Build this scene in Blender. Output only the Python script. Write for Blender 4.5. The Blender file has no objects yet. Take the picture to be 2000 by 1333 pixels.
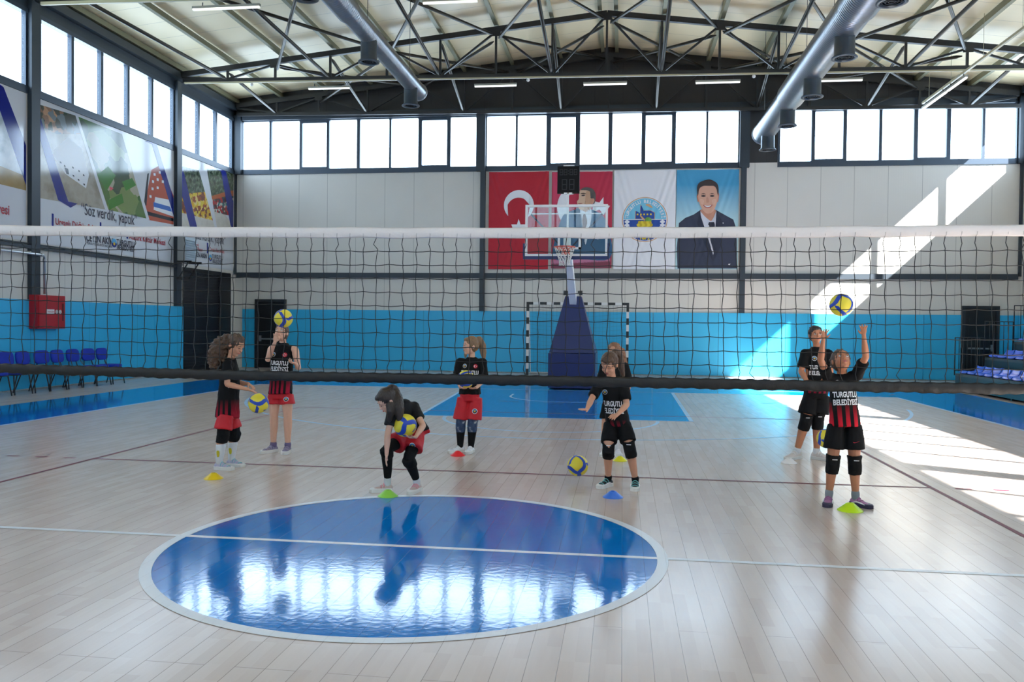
import bpy, bmesh, math, random
from mathutils import Vector, Matrix, Quaternion
from mathutils.bvhtree import BVHTree
random.seed(7)
SC = bpy.context.scene
COL = SC.collection
PI = math.pi

# ------------------------------------------------------------------ camera
FPX = 1608.3                      # focal length in pixels of the 2000 px wide frame
CAM = Vector((1.4329, -5.6064, 1.5632))
YAW, PITCH, ROLL = 0.13318, -0.01924, 0.01075
_f = Vector((-math.sin(YAW)*math.cos(PITCH), math.cos(YAW)*math.cos(PITCH), math.sin(PITCH)))
_r = Vector((math.cos(YAW), math.sin(YAW), 0))
_u = _r.cross(_f)
CR = _r*math.cos(ROLL) + _u*math.sin(ROLL)
CU = -_r*math.sin(ROLL) + _u*math.cos(ROLL)
CF = _f
cd = bpy.data.cameras.new('camera')
cd.sensor_width = 36.0
cd.lens = FPX/2000*36.0
cd.clip_start = 0.05; cd.clip_end = 300
cam = bpy.data.objects.new('camera', cd); COL.objects.link(cam)
M3 = Matrix((CR, CU, -CF)).transposed()
cam.matrix_world = Matrix.Translation(CAM) @ M3.to_4x4()
SC.camera = cam

# ------------------------------------------------------------------ light and exposure
SC.view_settings.view_transform = 'Standard'
SC.view_settings.look = 'None'
SC.view_settings.gamma = 1.0
SC.view_settings.use_curve_mapping = False
SC.view_settings.exposure = 0.0
w = bpy.data.worlds.new('sky'); SC.world = w; w.use_nodes = True
nt = w.node_tree; nt.nodes.clear()
wo = nt.nodes.new('ShaderNodeOutputWorld'); bgn = nt.nodes.new('ShaderNodeBackground')
bgn.inputs['Color'].default_value = (0.66, 0.83, 1.0, 1); bgn.inputs['Strength'].default_value = 9.0
nt.links.new(bgn.outputs[0], wo.inputs[0])
SUN_DIR = Vector((-1.0, 0.575, -0.962)).normalized()
sl = bpy.data.lights.new('sun', 'SUN'); sl.energy = 75.0; sl.angle = math.radians(0.6); sl.color = (1.0, 0.96, 0.9)
so = bpy.data.objects.new('sun', sl); COL.objects.link(so)
so.rotation_euler = SUN_DIR.to_track_quat('-Z', 'Y').to_euler(); so.location = (30, -10, 25)

# ------------------------------------------------------------------ pixel helpers (turn a photo pixel into a place in the hall)
def ray(px, py):
    return CF + CR*((px-1000)/FPX) + CU*((666.5-py)/FPX)
def at_y(px, py, y):
    d = ray(px, py); return CAM + d*((y-CAM.y)/d.y)
def at_x(px, py, x):
    d = ray(px, py); return CAM + d*((x-CAM.x)/d.x)
def at_z(px, py, z=0.0):
    d = ray(px, py); return CAM + d*((z-CAM.z)/d.z)

# ------------------------------------------------------------------ materials
_M = {}
def mat(name, col=(0.5, 0.5, 0.5), rough=0.5, metal=0.0, spec=0.5, var=0.0, vscale=6.0, bump=0.0, bscale=60.0, coat=0.0, emit=None, estr=0.0, stretch=(1, 1, 1)):
    if name in _M: return _M[name]
    m = bpy.data.materials.new(name); m.use_nodes = True
    n = m.node_tree; b = n.nodes['Principled BSDF']
    b.inputs['Base Color'].default_value = (*col, 1)
    b.inputs['Roughness'].default_value = rough
    b.inputs['Metallic'].default_value = metal
    b.inputs['Specular IOR Level'].default_value = spec
    b.inputs['Coat Weight'].default_value = coat
    if emit:
        b.inputs['Emission Color'].default_value = (*emit, 1); b.inputs['Emission Strength'].default_value = estr
    if var or bump:
        tc = n.nodes.new('ShaderNodeTexCoord'); mp = n.nodes.new('ShaderNodeMapping'); mp.inputs['Scale'].default_value = stretch
        n.links.new(tc.outputs['Object'], mp.inputs[0])
    if var:
        no = n.nodes.new('ShaderNodeTexNoise'); no.inputs['Scale'].default_value = vscale; no.inputs['Detail'].default_value = 4
        n.links.new(mp.outputs[0], no.inputs['Vector'])
        mx = n.nodes.new('ShaderNodeMix'); mx.data_type = 'RGBA'
        mx.inputs[6].default_value = (*[max(0, c*(1-var)) for c in col], 1); mx.inputs[7].default_value = (*[min(1, c*(1+var)) for c in col], 1)
        n.links.new(no.outputs['Fac'], mx.inputs[0]); n.links.new(mx.outputs[2], b.inputs['Base Color'])
    if bump:
        nb = n.nodes.new('ShaderNodeTexNoise'); nb.inputs['Scale'].default_value = bscale; nb.inputs['Detail'].default_value = 3
        n.links.new(mp.outputs[0], nb.inputs['Vector'])
        bp = n.nodes.new('ShaderNodeBump'); bp.inputs['Strength'].default_value = bump; bp.inputs['Distance'].default_value = 0.01
        n.links.new(nb.outputs['Fac'], bp.inputs['Height']); n.links.new(bp.outputs[0], b.inputs['Normal'])
    _M[name] = m
    return m
def srgb(r, g, b):
    f = lambda c: (c/255/12.92) if c/255 <= 0.04045 else ((c/255+0.055)/1.055)**2.4
    return (f(r), f(g), f(b))
def glass_mat(name, tint=(0.96, 0.98, 1.0)):
    if name in _M: return _M[name]
    m = bpy.data.materials.new(name); m.use_nodes = True
    n = m.node_tree; n.nodes.clear()
    o = n.nodes.new('ShaderNodeOutputMaterial'); t = n.nodes.new('ShaderNodeBsdfTransparent'); g = n.nodes.new('ShaderNodeBsdfGlossy')
    t.inputs[0].default_value = (*tint, 1); g.inputs['Roughness'].default_value = 0.02
    mx = n.nodes.new('ShaderNodeMixShader'); mx.inputs[0].default_value = 0.06
    n.links.new(t.outputs[0], mx.inputs[1]); n.links.new(g.outputs[0], mx.inputs[2])
    n.links.new(mx.outputs[0], o.inputs[0]); _M[name] = m
    return m

# ------------------------------------------------------------------ mesh builder
class MB:
    def __init__(s): s.v = []; s.f = []; s.mi = []; s.sm = []
    def add(s, vs, fs, m=0, smooth=False):
        o = len(s.v); s.v += [Vector(v) for v in vs]
        for f in fs: s.f.append([o+i for i in f]); s.mi.append(m); s.sm.append(smooth)
        return s
    def box(s, x0, x1, y0, y1, z0, z1, m=0):
        vs = [(x, y, z) for z in (z0, z1) for y in (y0, y1) for x in (x0, x1)]
        return s.add(vs, [(0, 2, 3, 1), (4, 5, 7, 6), (0, 1, 5, 4), (2, 6, 7, 3), (0, 4, 6, 2), (1, 3, 7, 5)], m)
    def bar(s, a, b, w, h=None, m=0, up=(0, 0, 1)):
        h = h or w; a = Vector(a); b = Vector(b); d = (b-a).normalized(); up = Vector(up)
        if abs(d.dot(up)) > 0.99: up = Vector((1, 0, 0))
        x = d.cross(up).normalized(); z = x.cross(d)
        vs = [p + x*sx*w/2 + z*sz*h/2 for p in (a, b) for sx, sz in ((-1, -1), (1, -1), (1, 1), (-1, 1))]
        return s.add(vs, [(0, 1, 2, 3), (7, 6, 5, 4), (0, 4, 5, 1), (1, 5, 6, 2), (2, 6, 7, 3), (3, 7, 4, 0)], m)
    def tube(s, pts, r, n=8, m=0, cap=True, smooth=True, closed=False):
        pts = [Vector(p) for p in pts]; N = len(pts)
        rs = r if isinstance(r, (list, tuple)) else [r]*N
        vs = []; prev = None
        for i, p in enumerate(pts):
            if closed: d = (pts[(i+1) % N]-pts[i-1]).normalized()
            else: d = (pts[min(i+1, N-1)]-pts[max(i-1, 0)]).normalized()
            if prev is None:
                a = Vector((0, 0, 1)) if abs(d.z) < 0.9 else Vector((1, 0, 0))
                x = d.cross(a).normalized()
            else:
                x = (prev - d*prev.dot(d)).normalized()
            prev = x; y = d.cross(x)
            for k in range(n):
                t = 2*PI*k/n; vs.append(p + (x*math.cos(t)+y*math.sin(t))*rs[i])
        fs = []
        R = N if closed else N-1
        for i in range(R):
            for k in range(n):
                a = i*n+k; b = i*n+(k+1) % n; j = ((i+1) % N)*n
                fs.append((a, b, j+(k+1) % n, j+k))
        s.add(vs, fs, m, smooth)
        if cap and not closed:
            o = len(s.v)-len(vs)
            s.f.append([o+k for k in range(n)][::-1]); s.mi.append(m); s.sm.append(False)
            s.f.append([o+(N-1)*n+k for k in range(n)]); s.mi.append(m); s.sm.append(False)
        return s
    def lathe(s, prof, c=(0, 0, 0), n=24, m=0, axis='Z', smooth=True, cap=True):
        vs = []
        for (r, h) in prof:
            for k in range(n):
                t = 2*PI*k/n; a, b = r*math.cos(t), r*math.sin(t)
                vs.append(Vector(c) + Vector({'Z': (a, b, h), 'Y': (a, h, b), 'X': (h, a, b)}[axis]))
        fs = [(i*n+k, i*n+(k+1) % n, (i+1)*n+(k+1) % n, (i+1)*n+k) for i in range(len(prof)-1) for k in range(n)]
        s.add(vs, fs, m, smooth)
        if cap:
            o = len(s.v)-len(vs)
            for q in (0, len(prof)-1):
                if prof[q][0] > 1e-5: s.f.append([o+q*n+k for k in range(n)]); s.mi.append(m); s.sm.append(False)
        return s
    def ball(s, c, r, n=12, m=0, sc=(1, 1, 1), rot=None):
        vs = []; fs = []; h = n//2
        for i in range(h+1):
            p = PI*i/h
            for k in range(n):
                t = 2*PI*k/n; q = Vector((math.sin(p)*math.cos(t)*sc[0], math.sin(p)*math.sin(t)*sc[1], math.cos(p)*sc[2]))*r
                if rot: q = rot @ q
                vs.append(Vector(c)+q)
        for i in range(h):
            for k in range(n): fs.append((i*n+k, (i+1)*n+k, (i+1)*n+(k+1) % n, i*n+(k+1) % n))
        return s.add(vs, fs, m, True)
    def prism(s, poly, d, m=0):
        poly = [Vector(p) for p in poly]; d = Vector(d); n = len(poly)
        return s.add(poly+[p+d for p in poly], [list(range(n))[::-1], list(range(n, 2*n))]+[(i, (i+1) % n, n+(i+1) % n, n+i) for i in range(n)], m)
    def poly(s, pts, m=0): return s.add(pts, [list(range(len(pts)))], m)
    def build(s, name, mats, parent=None, loc=None, weld=False):
        me = bpy.data.meshes.new(name); off = Vector(loc) if loc else Vector((0, 0, 0))
        me.from_pydata([tuple(v-off) for v in s.v], [], s.f)
        if not isinstance(mats, (list, tuple)): mats = [mats]
        for m in mats: me.materials.append(m)
        me.polygons.foreach_set('material_index', s.mi); me.polygons.foreach_set('use_smooth', s.sm)
        bm = bmesh.new(); bm.from_mesh(me)
        if weld: bmesh.ops.remove_doubles(bm, verts=bm.verts, dist=1e-5)
        bmesh.ops.recalc_face_normals(bm, faces=bm.faces); bm.to_mesh(me); bm.free()
        me.update()
        return link(name, me, parent, off)
def link(name, me, parent=None, off=Vector((0, 0, 0))):
    o = bpy.data.objects.new(name, me); COL.objects.link(o)
    if parent is not None:
        o.parent = parent
        o.location = off - wloc(parent)
    else: o.location = off
    return o
def wloc(o):
    p = Vector((0, 0, 0))
    while o is not None: p += o.location; o = o.parent
    return p
def tag(o, label=None, cat=None, group=None, kind=None):
    if label: o['label'] = label
    if cat: o['category'] = cat
    if group: o['group'] = group
    if kind: o['kind'] = kind
    return o
def thing(name, label, cat, loc=(0, 0, 0), group=None):
    o = bpy.data.objects.new(name, None); COL.objects.link(o); o.location = loc; o.empty_display_size = 0.1
    return tag(o, label, cat, group)
def struct(o, label=None): o['kind'] = 'structure'; return (tag(o, label) if label else o)
def copy_tree(o, parent=None):
    c = o.copy(); COL.objects.link(c); c.parent = parent
    for ch in list(o.children): copy_tree(ch, c)
    return c

# ------------------------------------------------------------------ the hall
XL, XR, YB, YF = -11.79, 13.36, 21.2, -13.0
ZP, ZM, ZW0, ZW1 = 2.02, 3.2, 6.78, 8.40
EAVE_L, EAVE_R, RIDGE, XRID = 9.2, 8.95, 10.54, 0.9
def zroof(x): return RIDGE + (EAVE_L-RIDGE)*(XRID-x)/(XRID-XL) if x < XRID else RIDGE + (EAVE_R-RIDGE)*(x-XRID)/(XR-XRID)
steel = mat('dark_steel', srgb(52, 60, 68), 0.45, 0.2, 0.5, var=0.1, vscale=1.5)
steel2 = mat('dark_roof_steel', srgb(50, 50, 50), 0.45, 0.3, 0.5, var=0.12, vscale=2)
alu = mat('window_frame_grey', srgb(58, 70, 84), 0.35, 0.2, 0.5)
glass = glass_mat('window_glass')
white = mat('white_paint', (0.75, 0.75, 0.74), 0.4)
black = mat('black_paint', (0.012, 0.012, 0.013), 0.4)
galv = mat('galvanised_steel', (0.55, 0.56, 0.56), 0.32, 0.85, var=0.15, vscale=8)

def panel_mat(name, axis, col, width=1.0, rib=0.07, rough=0.35):
    m = bpy.data.materials.new(name); m.use_nodes = True; n = m.node_tree; b = n.nodes['Principled BSDF']
    b.inputs['Base Color'].default_value = (*col, 1); b.inputs['Roughness'].default_value = rough
    tc = n.nodes.new('ShaderNodeTexCoord'); sx = n.nodes.new('ShaderNodeSeparateXYZ'); n.links.new(tc.outputs['Object'], sx.inputs[0])
    def mth(op, a, v=None, v2=None):
        q = n.nodes.new('ShaderNodeMath'); q.operation = op
        n.links.new(a, q.inputs[0])
        if v is not None:
            if hasattr(v, 'default_value'): n.links.new(v, q.inputs[1])
            else: q.inputs[1].default_value = v
        return q.outputs[0]
    a = sx.outputs[axis]
    seam = mth('LESS_THAN', mth('ABSOLUTE', mth('SUBTRACT', mth('FRACT', mth('DIVIDE', a, width)), 0.5)), 0.008/width)
    ribs = mth('SINE', mth('MULTIPLY', a, 2*PI/rib))
    h = mth('ADD', mth('MULTIPLY', ribs, 0.08), mth('MULTIPLY', seam, -1.5))
    bp = n.nodes.new('ShaderNodeBump'); bp.inputs['Strength'].default_value = 0.5; bp.inputs['Distance'].default_value = 0.006
    n.links.new(h, bp.inputs['Height']); n.links.new(bp.outputs[0], b.inputs['Normal'])
    no = n.nodes.new('ShaderNodeTexNoise'); no.inputs['Scale'].default_value = 0.7; n.links.new(tc.outputs['Object'], no.inputs['Vector'])
    mx = n.nodes.new('ShaderNodeMix'); mx.data_type = 'RGBA'; mx.inputs[6].default_value = (*[c*0.93 for c in col], 1); mx.inputs[7].default_value = (*[min(1, c*1.04) for c in col], 1)
    n.links.new(no.outputs['Fac'], mx.inputs[0])
    m2 = n.nodes.new('ShaderNodeMix'); m2.data_type = 'RGBA'; n.links.new(seam, m2.inputs[0]); n.links.new(mx.outputs[2], m2.inputs[6]); m2.inputs[7].default_value = (*[c*0.6 for c in col], 1)
    n.links.new(m2.outputs[2], b.inputs['Base Color'])
    return m
WCOL = srgb(212, 208, 200)
wallx = panel_mat('wall_panel_back', 'X', WCOL)
wally = panel_mat('wall_panel_side', 'Y', WCOL)
padx = panel_mat('cyan_pad_back', 'X', srgb(52, 176, 224), 2.05, 4.0, 0.32)
pady = panel_mat('cyan_pad_side', 'Y', srgb(52, 176, 224), 2.05, 4.0, 0.32)
gable = panel_mat('dark_gable_panel', 'X', srgb(44, 42, 42), 0.9, 0.3, 0.5)
roofm = panel_mat('roof_panel_cream', 'Y', srgb(246, 230, 190), 1.0, 0.25, 0.4)

# walls: boxes leaving the window band open
def ywin(bays):  # [(a, b, panes)] -> list of (p0, p1)
    return bays
PANES_B = [(-11.524, -10.567), (-10.494, -9.492), (-9.402, -8.536), (-8.446, -7.482), (-7.375, -6.367), (-6.297, -5.369), (-5.248, -4.398), (-4.278, -3.317+0.0),
           (-3.061, -2.111), (-2.044, -1.104), (-0.953, -0.156), (-0.007, 0.898), (1.029, 1.957), (2.087, 2.909), (3.037, 3.979), (4.042, 4.974),
           (6.255, 7.197), (7.305, 8.145), (8.252, 9.205), (9.295, 10.223), (10.342, 11.171), (11.289, 12.197), (12.27, 13.17)]
NARROW = {2, 6, 10, 13, 17, 20}
COLX = [XL+0.12, -3.21, 5.15, XR-0.12]
COLY = [21.05, 17.46, 11.4, 5.35, -0.7, -6.75, -12.8]
SIDE_BAYS = [(17.62, 20.98, 3), (11.64, 17.3, 5), (5.56, 11.24, 5), (-0.5, 5.19, 5), (-6.55, -0.86, 5), (-12.6, -6.91, 5)]
def side_panes(a, b, n):
    w = (b-a)/n; return [(a+i*w+0.05, a+(i+1)*w-0.05) for i in range(n)]

T = 0.18
def back_wall():
    m = MB()
    m.box(XL-T, XR+T, YB, YB+T, 0, ZW0-0.02)
    o = m.build('wall_back', [wallx]); struct(o)
    m = MB()   # gable above the windows
    poly = [(XL-T, YB, ZW1+0.02), (XR+T, YB, ZW1+0.02), (XR+T, YB, EAVE_R), (XRID, YB, RIDGE), (XL-T, YB, EAVE_L)]
    m.prism(poly, (0, T, 0)); m.box(5.2, 6.18, YB+0.02, YB+T, ZW0-0.02, ZW1+0.02)
    g = m.build('gable', [gable], o)
back_wall()
def side_wall(x, sgn, nm):
    m = MB(); x0, x1 = sorted((x, x+sgn*T))
    if sgn < 0:   # left wall: shutter opening
        m.box(x0, x1, YF, 17.8, 0, ZW0-0.02); m.box(x0, x1, 20.88, YB, 0, ZW0-0.02); m.box(x0, x1, 17.8, 20.88, 3.22, ZW0-0.02)
    else: m.box(x0, x1, YF, YB, 0, ZW0-0.02)
    o = m.build(nm, [wally]); struct(o)
    m = MB(); ez = EAVE_L if sgn < 0 else EAVE_R
    m.box(x0, x1, YF, YB, ZW1+0.02, ez); m.build('eave_band', [steel], o)
    return o
side_wall(XL, -1, 'wall_left'); side_wall(XR, 1, 'wall_right')
m = MB(); m.box(XL-T, XR+T, YF-T, YF, 0, ZW0-0.02)
poly = [(XL-T, YF-T, ZW1+0.02), (XR+T, YF-T, ZW1+0.02), (XR+T, YF-T, EAVE_R), (XRID, YF-T, RIDGE), (XL-T, YF-T, EAVE_L)]
m.prism(poly, (0, T, 0)); struct(m.build('wall_front', [wallx]))

# windows: one object per bay, frame and panes as children
def window_bay(idx, plane, c, sgn, a, b, panes, narrow=()):
    def bx(mb, u0, u1, d0, d1, z0, z1, m=0):
        d0, d1 = sorted((c+sgn*d0, c+sgn*d1))
        if plane == 'Y': mb.box(u0, u1, d0, d1, z0, z1, m)
        else: mb.box(d0, d1, u0, u1, z0, z1, m)
    f = MB()
    bx(f, a, b, -0.03, 0.12, ZW0-0.17, ZW0)
    bx(f, a, b, -0.03, 0.12, ZW1, ZW1+0.1)
    edges = [a] + [v for p in panes for v in p] + [b]
    for i in range(0, len(edges), 2):
        bx(f, edges[i], edges[i+1], -0.01, 0.10, ZW0, ZW1)
    for k, (p0, p1) in enumerate(panes):
        if k in narrow:   # opening sash: thicker inner frame
            bx(f, p0, p1, -0.03, 0.05, ZW0, ZW0+0.06); bx(f, p0, p1, -0.03, 0.05, ZW1-0.08, ZW1)
    w = f.build('window_%d' % idx, [alu]); struct(w)
    for p0, p1 in panes:
        g = MB(); bx(g, p0+0.001, p1-0.001, 0.055, 0.061, ZW0+0.001, ZW1-0.001); g.build('pane', [glass], w)
    return w
window_bay(1, 'Y', YB, 1, XL, -3.35, PANES_B[:8], (2, 6))
window_bay(2, 'Y', YB, 1, -3.1, 5.05, PANES_B[8:16], (2, 5))
window_bay(3, 'Y', YB, 1, 6.18, XR, PANES_B[16:], (1, 4))
k = 4
for a, b, n in SIDE_BAYS:
    window_bay(k, 'X', XL, -1, a-0.1, b+0.1, side_panes(a, b, n)); k += 1
for a, b, n in SIDE_BAYS:
    window_bay(k, 'X', XR, 1, a-0.1, b+0.1, side_panes(a, b, n)); k += 1
fp = [(XL+0.3+i*1.04, XL+0.3+i*1.04+0.94) for i in range(24)]
window_bay(k, 'Y', YF, -1, XL, XR, fp)

# columns, rails and sills
def column_obj(x0, x1, y0, y1, z0, z1, nm):
    m = MB(); m.box(x0, x1, y0, y1, z0, z1); return struct(m.build(nm, [steel]))
n = 1
for cx in (-3.25, 5.15):
    m = MB(); cw = cx+(0.09 if cx < 0 else 0.0); m.box(cw-0.08, cw+0.08, YB-0.16, YB-0.001, ZP, ZW0-0.18); m.box(cx-0.14, cx+0.16, YB-0.17, YB-0.001, ZW0-0.18, 8.62)
    struct(m.build('trim_%d' % n, [steel])); n += 1
m = MB(); m.box(XL+0.001, XL+0.07, YB-0.08, YB-0.002, ZM, ZW0-0.17); m.box(XL+0.001, XL+0.26, YB-0.16, YB-0.002, ZW0-0.17, 8.62); m.box(XR-0.08, XR-0.001, YB-0.08, YB-0.002, ZM, ZW0-0.17); m.box(XR-0.16, XR-0.001, YB-0.16, YB-0.002, ZW0-0.17, 8.62)
struct(m.build('trim_%d' % n, [steel])); n += 1
for cy in COLY[1:]:
    for sx, xw in ((1, XL), (-1, XR)):
        m = MB(); x0, x1 = sorted((xw+sx*0.001, xw+sx*0.09)); m.box(x0, x1, cy-0.15, cy+0.15, ZP, 8.7)
        x0, x1 = sorted((xw+sx*0.09, xw+sx*0.11)); m.box(x0, x1, cy-0.15, cy-0.05, ZP, 8.7)
        struct(m.build('trim_%d' % n, [steel])); n += 1
m = MB(); m.box(XL+0.08, XR-0.09, YB-0.075, YB-0.001, ZM-0.1, ZM+0.07); struct(m.build('trim_%d' % n, [steel])); n += 1   # mid rail
m = MB()   # ring beam under the gable
m.box(XL+0.3, XR-0.3, YB-0.14, YB-0.001, ZW1+0.03, ZW1+0.25); struct(m.build('trim_%d' % n, [steel])); n += 1
m = MB(); m.box(XL+0.001, XL+0.16, YF, YB-0.17, ZW1+0.35, ZW1+0.55); m.box(XR-0.16, XR-0.001, YF, YB-0.17, ZW1+0.3, ZW1+0.5)
struct(m.build('trim_%d' % n, [steel])); n += 1

# wall pads
m = MB()
for x0, x1 in ((XL+0.3, -11.04), (-9.9, 11.68), (12.78, XR-0.001)):
    x = x0
    while x < x1-0.05:
        e = min(x+2.05, x1); m.box(x+0.006, e-0.006, YB-0.06, YB-0.001, 0.03, ZP); x = e
tag(struct(m.build('trim_%d' % n, [padx]))); n += 1
m = MB(); y = YF+0.5
while y < 17.74:
    e = min(y+2.05, 17.76); m.box(XL+0.001, XL+0.06, y+0.006, e-0.006, 0.03, ZP); y = e
struct(m.build('trim_%d' % n, [pady])); n += 1
m = MB(); y = YF+0.5
while y < 20.9:
    e = min(y+2.05, 21.1); m.box(XR-0.06, XR-0.001, y+0.006, e-0.006, 0.03, ZP); y = e
struct(m.build('trim_%d' % n, [pady])); n += 1

# ------------------------------------------------------------------ floor with its painted court
def floor_mat(name, c1, c2, rough, seamcol, seam_fac, bumpd=0.35, spec=0.5, rv=0.05):
    m = bpy.data.materials.new(name); m.use_nodes = True; n = m.node_tree; b = n.nodes['Principled BSDF']
    tc = n.nodes.new('ShaderNodeTexCoord'); mp = n.nodes.new('ShaderNodeMapping'); mp.inputs['Rotation'].default_value = (0, 0, PI/2)
    n.links.new(tc.outputs['Object'], mp.inputs[0])
    def brick(wd, ht, mort):
        br = n.nodes.new('ShaderNodeTexBrick'); br.offset = 0.37; br.offset_frequency = 3; br.squash = 1.0
        br.inputs['Scale'].default_value = 1.0; br.inputs['Mortar Size'].default_value = mort; br.inputs['Mortar Smooth'].default_value = 0.3
        br.inputs['Brick Width'].default_value = wd; br.inputs['Row Height'].default_value = ht; br.inputs['Bias'].default_value = 0.0
        br.inputs['Color1'].default_value = (0, 0, 0, 1); br.inputs['Color2'].default_value = (1, 1, 1, 1); br.inputs['Mortar'].default_value = (0.5, 0.5, 0.5, 1)
        n.links.new(mp.outputs[0], br.inputs['Vector']); return br
    big = brick(2.1, 0.145, 0.0019); small = brick(0.45, 0.145/2, 0.0003)
    gr = n.nodes.new('ShaderNodeTexNoise'); gr.inputs['Scale'].default_value = 3.0; gr.inputs['Detail'].default_value = 6
    mg = n.nodes.new('ShaderNodeMapping'); mg.inputs['Scale'].default_value = (14, 1.2, 1); n.links.new(tc.outputs['Object'], mg.inputs[0]); n.links.new(mg.outputs[0], gr.inputs['Vector'])
    mx = n.nodes.new('ShaderNodeMix'); mx.data_type = 'RGBA'; mx.inputs[6].default_value = (*c1, 1); mx.inputs[7].default_value = (*c2, 1)
    av = n.nodes.new('ShaderNodeMath'); av.operation = 'MULTIPLY_ADD'; n.links.new(small.outputs['Color'], av.inputs[0]); av.inputs[1].default_value = 0.6
    g2 = n.nodes.new('ShaderNodeMath'); g2.operation = 'MULTIPLY'; n.links.new(gr.outputs['Fac'], g2.inputs[0]); g2.inputs[1].default_value = 0.45; n.links.new(g2.outputs[0], av.inputs[2])
    n.links.new(av.outputs[0], mx.inputs[0])
    ms = n.nodes.new('ShaderNodeMix'); ms.data_type = 'RGBA'; sf = n.nodes.new('ShaderNodeMath'); sf.operation = 'MULTIPLY'; sf.inputs[1].default_value = seam_fac
    n.links.new(big.outputs['Fac'], sf.inputs[0]); n.links.new(sf.outputs[0], ms.inputs[0]); n.links.new(mx.outputs[2], ms.inputs[6]); ms.inputs[7].default_value = (*seamcol, 1)
    n.links.new(ms.outputs[2], b.inputs['Base Color'])
    b.inputs['Specular IOR Level'].default_value = spec
    wv = n.nodes.new('ShaderNodeTexNoise'); wv.inputs['Scale'].default_value = 5.0; wv.inputs['Detail'].default_value = 3; n.links.new(tc.outputs['Object'], wv.inputs['Vector'])
    rr = n.nodes.new('ShaderNodeMath'); rr.operation = 'MULTIPLY_ADD'; n.links.new(wv.outputs['Fac'], rr.inputs[0]); rr.inputs[1].default_value = rv; rr.inputs[2].default_value = rough
    n.links.new(rr.outputs[0], b.inputs['Roughness'])
    # gentle crowning of the boards plus their joints
    fw = n.nodes.new('ShaderNodeTexNoise'); fw.inputs['Scale'].default_value = 22.0; fw.inputs['Detail'].default_value = 2; n.links.new(tc.outputs['Object'], fw.inputs['Vector'])
    hh = n.nodes.new('ShaderNodeMath'); hh.operation = 'MULTIPLY_ADD'; n.links.new(big.outputs['Fac'], hh.inputs[0]); hh.inputs[1].default_value = -1.0
    f3 = n.nodes.new('ShaderNodeMath'); f3.operation = 'MULTIPLY'; n.links.new(fw.outputs['Fac'], f3.inputs[0]); f3.inputs[1].default_value = 0.22; n.links.new(f3.outputs[0], hh.inputs[2])
    bp = n.nodes.new('ShaderNodeBump'); bp.inputs['Strength'].default_value = bumpd; bp.inputs['Distance'].default_value = 0.0022
    n.links.new(hh.outputs[0], bp.inputs['Height']); n.links.new(bp.outputs[0], b.inputs['Normal'])
    return m
wood = floor_mat('maple_boards', (0.53, 0.425, 0.365), (0.625, 0.53, 0.47), 0.19, (0.10, 0.07, 0.06), 0.6, 0.35, 0.75)
blue = floor_mat('court_blue', (0.0, 0.18, 0.60), (0.0, 0.20, 0.64), 0.06, (0.02, 0.05, 0.16), 0.4, 0.75, 0.6, 0.04)
linew = floor_mat('line_white', (0.68, 0.71, 0.75), (0.72, 0.75, 0.79), 0.28, (0.4, 0.4, 0.4), 0.35)
linel = floor_mat('line_pale_blue', (0.40, 0.58, 0.78), (0.45, 0.63, 0.82), 0.22, (0.3, 0.3, 0.4), 0.3)
lined = mat('line_dark_red', (0.15, 0.012, 0.03), 0.5, spec=0.3)
linek = mat('line_black', (0.05, 0.045, 0.05), 0.5, spec=0.3)
F = MB()
F.box(XL-T, XR+T, YF-T, YB+T, -0.2, 0, 0)
def flat(pts, z, mi): F.poly([(x, y, z) for x, y in pts], mi)
def rect(x0, x1, y0, y1, z, mi): flat([(x0, y0), (x1, y0), (x1, y1), (x0, y1)], z, mi)
def arc(cx, cy, r0, r1, a0, a1, z, mi, n=72):
    for i in range(n):
        a, b = [math.radians(a0+(a1-a0)*(i+j)/n) for j in (0, 1)]
        flat([(cx+r*math.cos(t), cy+r*math.sin(t)) for r, t in ((r0, a), (r1, a), (r1, b), (r0, b))], z, mi)
for s in (1, -1):
    y0, y1 = (14.25, 16.3) if s > 0 else (-12.9, -12.2)
    rect(-9.7, 9.75, y0, y1, 0.001, 1)
    rect(-2.1, 2.6, 8.2*s, 14.3*s if s > 0 else -12.9, 0.001, 1) if s < 0 else flat([(-1.98, 8.15), (2.56, 8.25), (2.62, 14.3), (-2.35, 14.3)], 0.001, 1)
rect(-9.7, -7.65, -12.2, 14.25, 0.001, 1); rect(7.7, 9.75, -12.2, 14.25, 0.001, 1)
rect(-7.68, -7.61, -12, 14.2, 0.002, 3); rect(7.64, 7.71, -12, 14.2, 0.002, 3); rect(-7.68, 7.71, 14.2, 14.27, 0.002, 3)
rect(-7.0, 7.0, 15.35, 15.4, 0.002, 3)
flat([(-2.03, 8.13), (2.62, 8.23), (2.62, 8.28), (-2.03, 8.18)], 0.002, 3)
flat([(-2.03, 8.13), (-1.97, 8.13), (-2.33, 14.25), (-2.39, 14.25)], 0.002, 3); flat([(2.55, 8.23), (2.62, 8.23), (2.66, 14.25), (2.59, 14.25)], 0.002, 3)
arc(0.25, 8.17, 1.75, 1.81, 180, 360, 0.002, 3)
arc(0.25, 12.43, 1.22, 1.27, 180, 360, 0.002, 3); rect(-1.02, -0.97, 12.43, 12.9, 0.002, 3)
arc(0.3, 12.43, 6.72, 6.78, 190, 350, 0.002, 3, 120)
arc(0, 0, 0, 1.685, 0, 360, 0.001, 1, 120)
rect(-7.65, 7.7, -0.025, 0.028, 0.002, 2)
arc(0, 0, 1.685, 1.757, 0, 360, 0.003, 2, 160)
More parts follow.
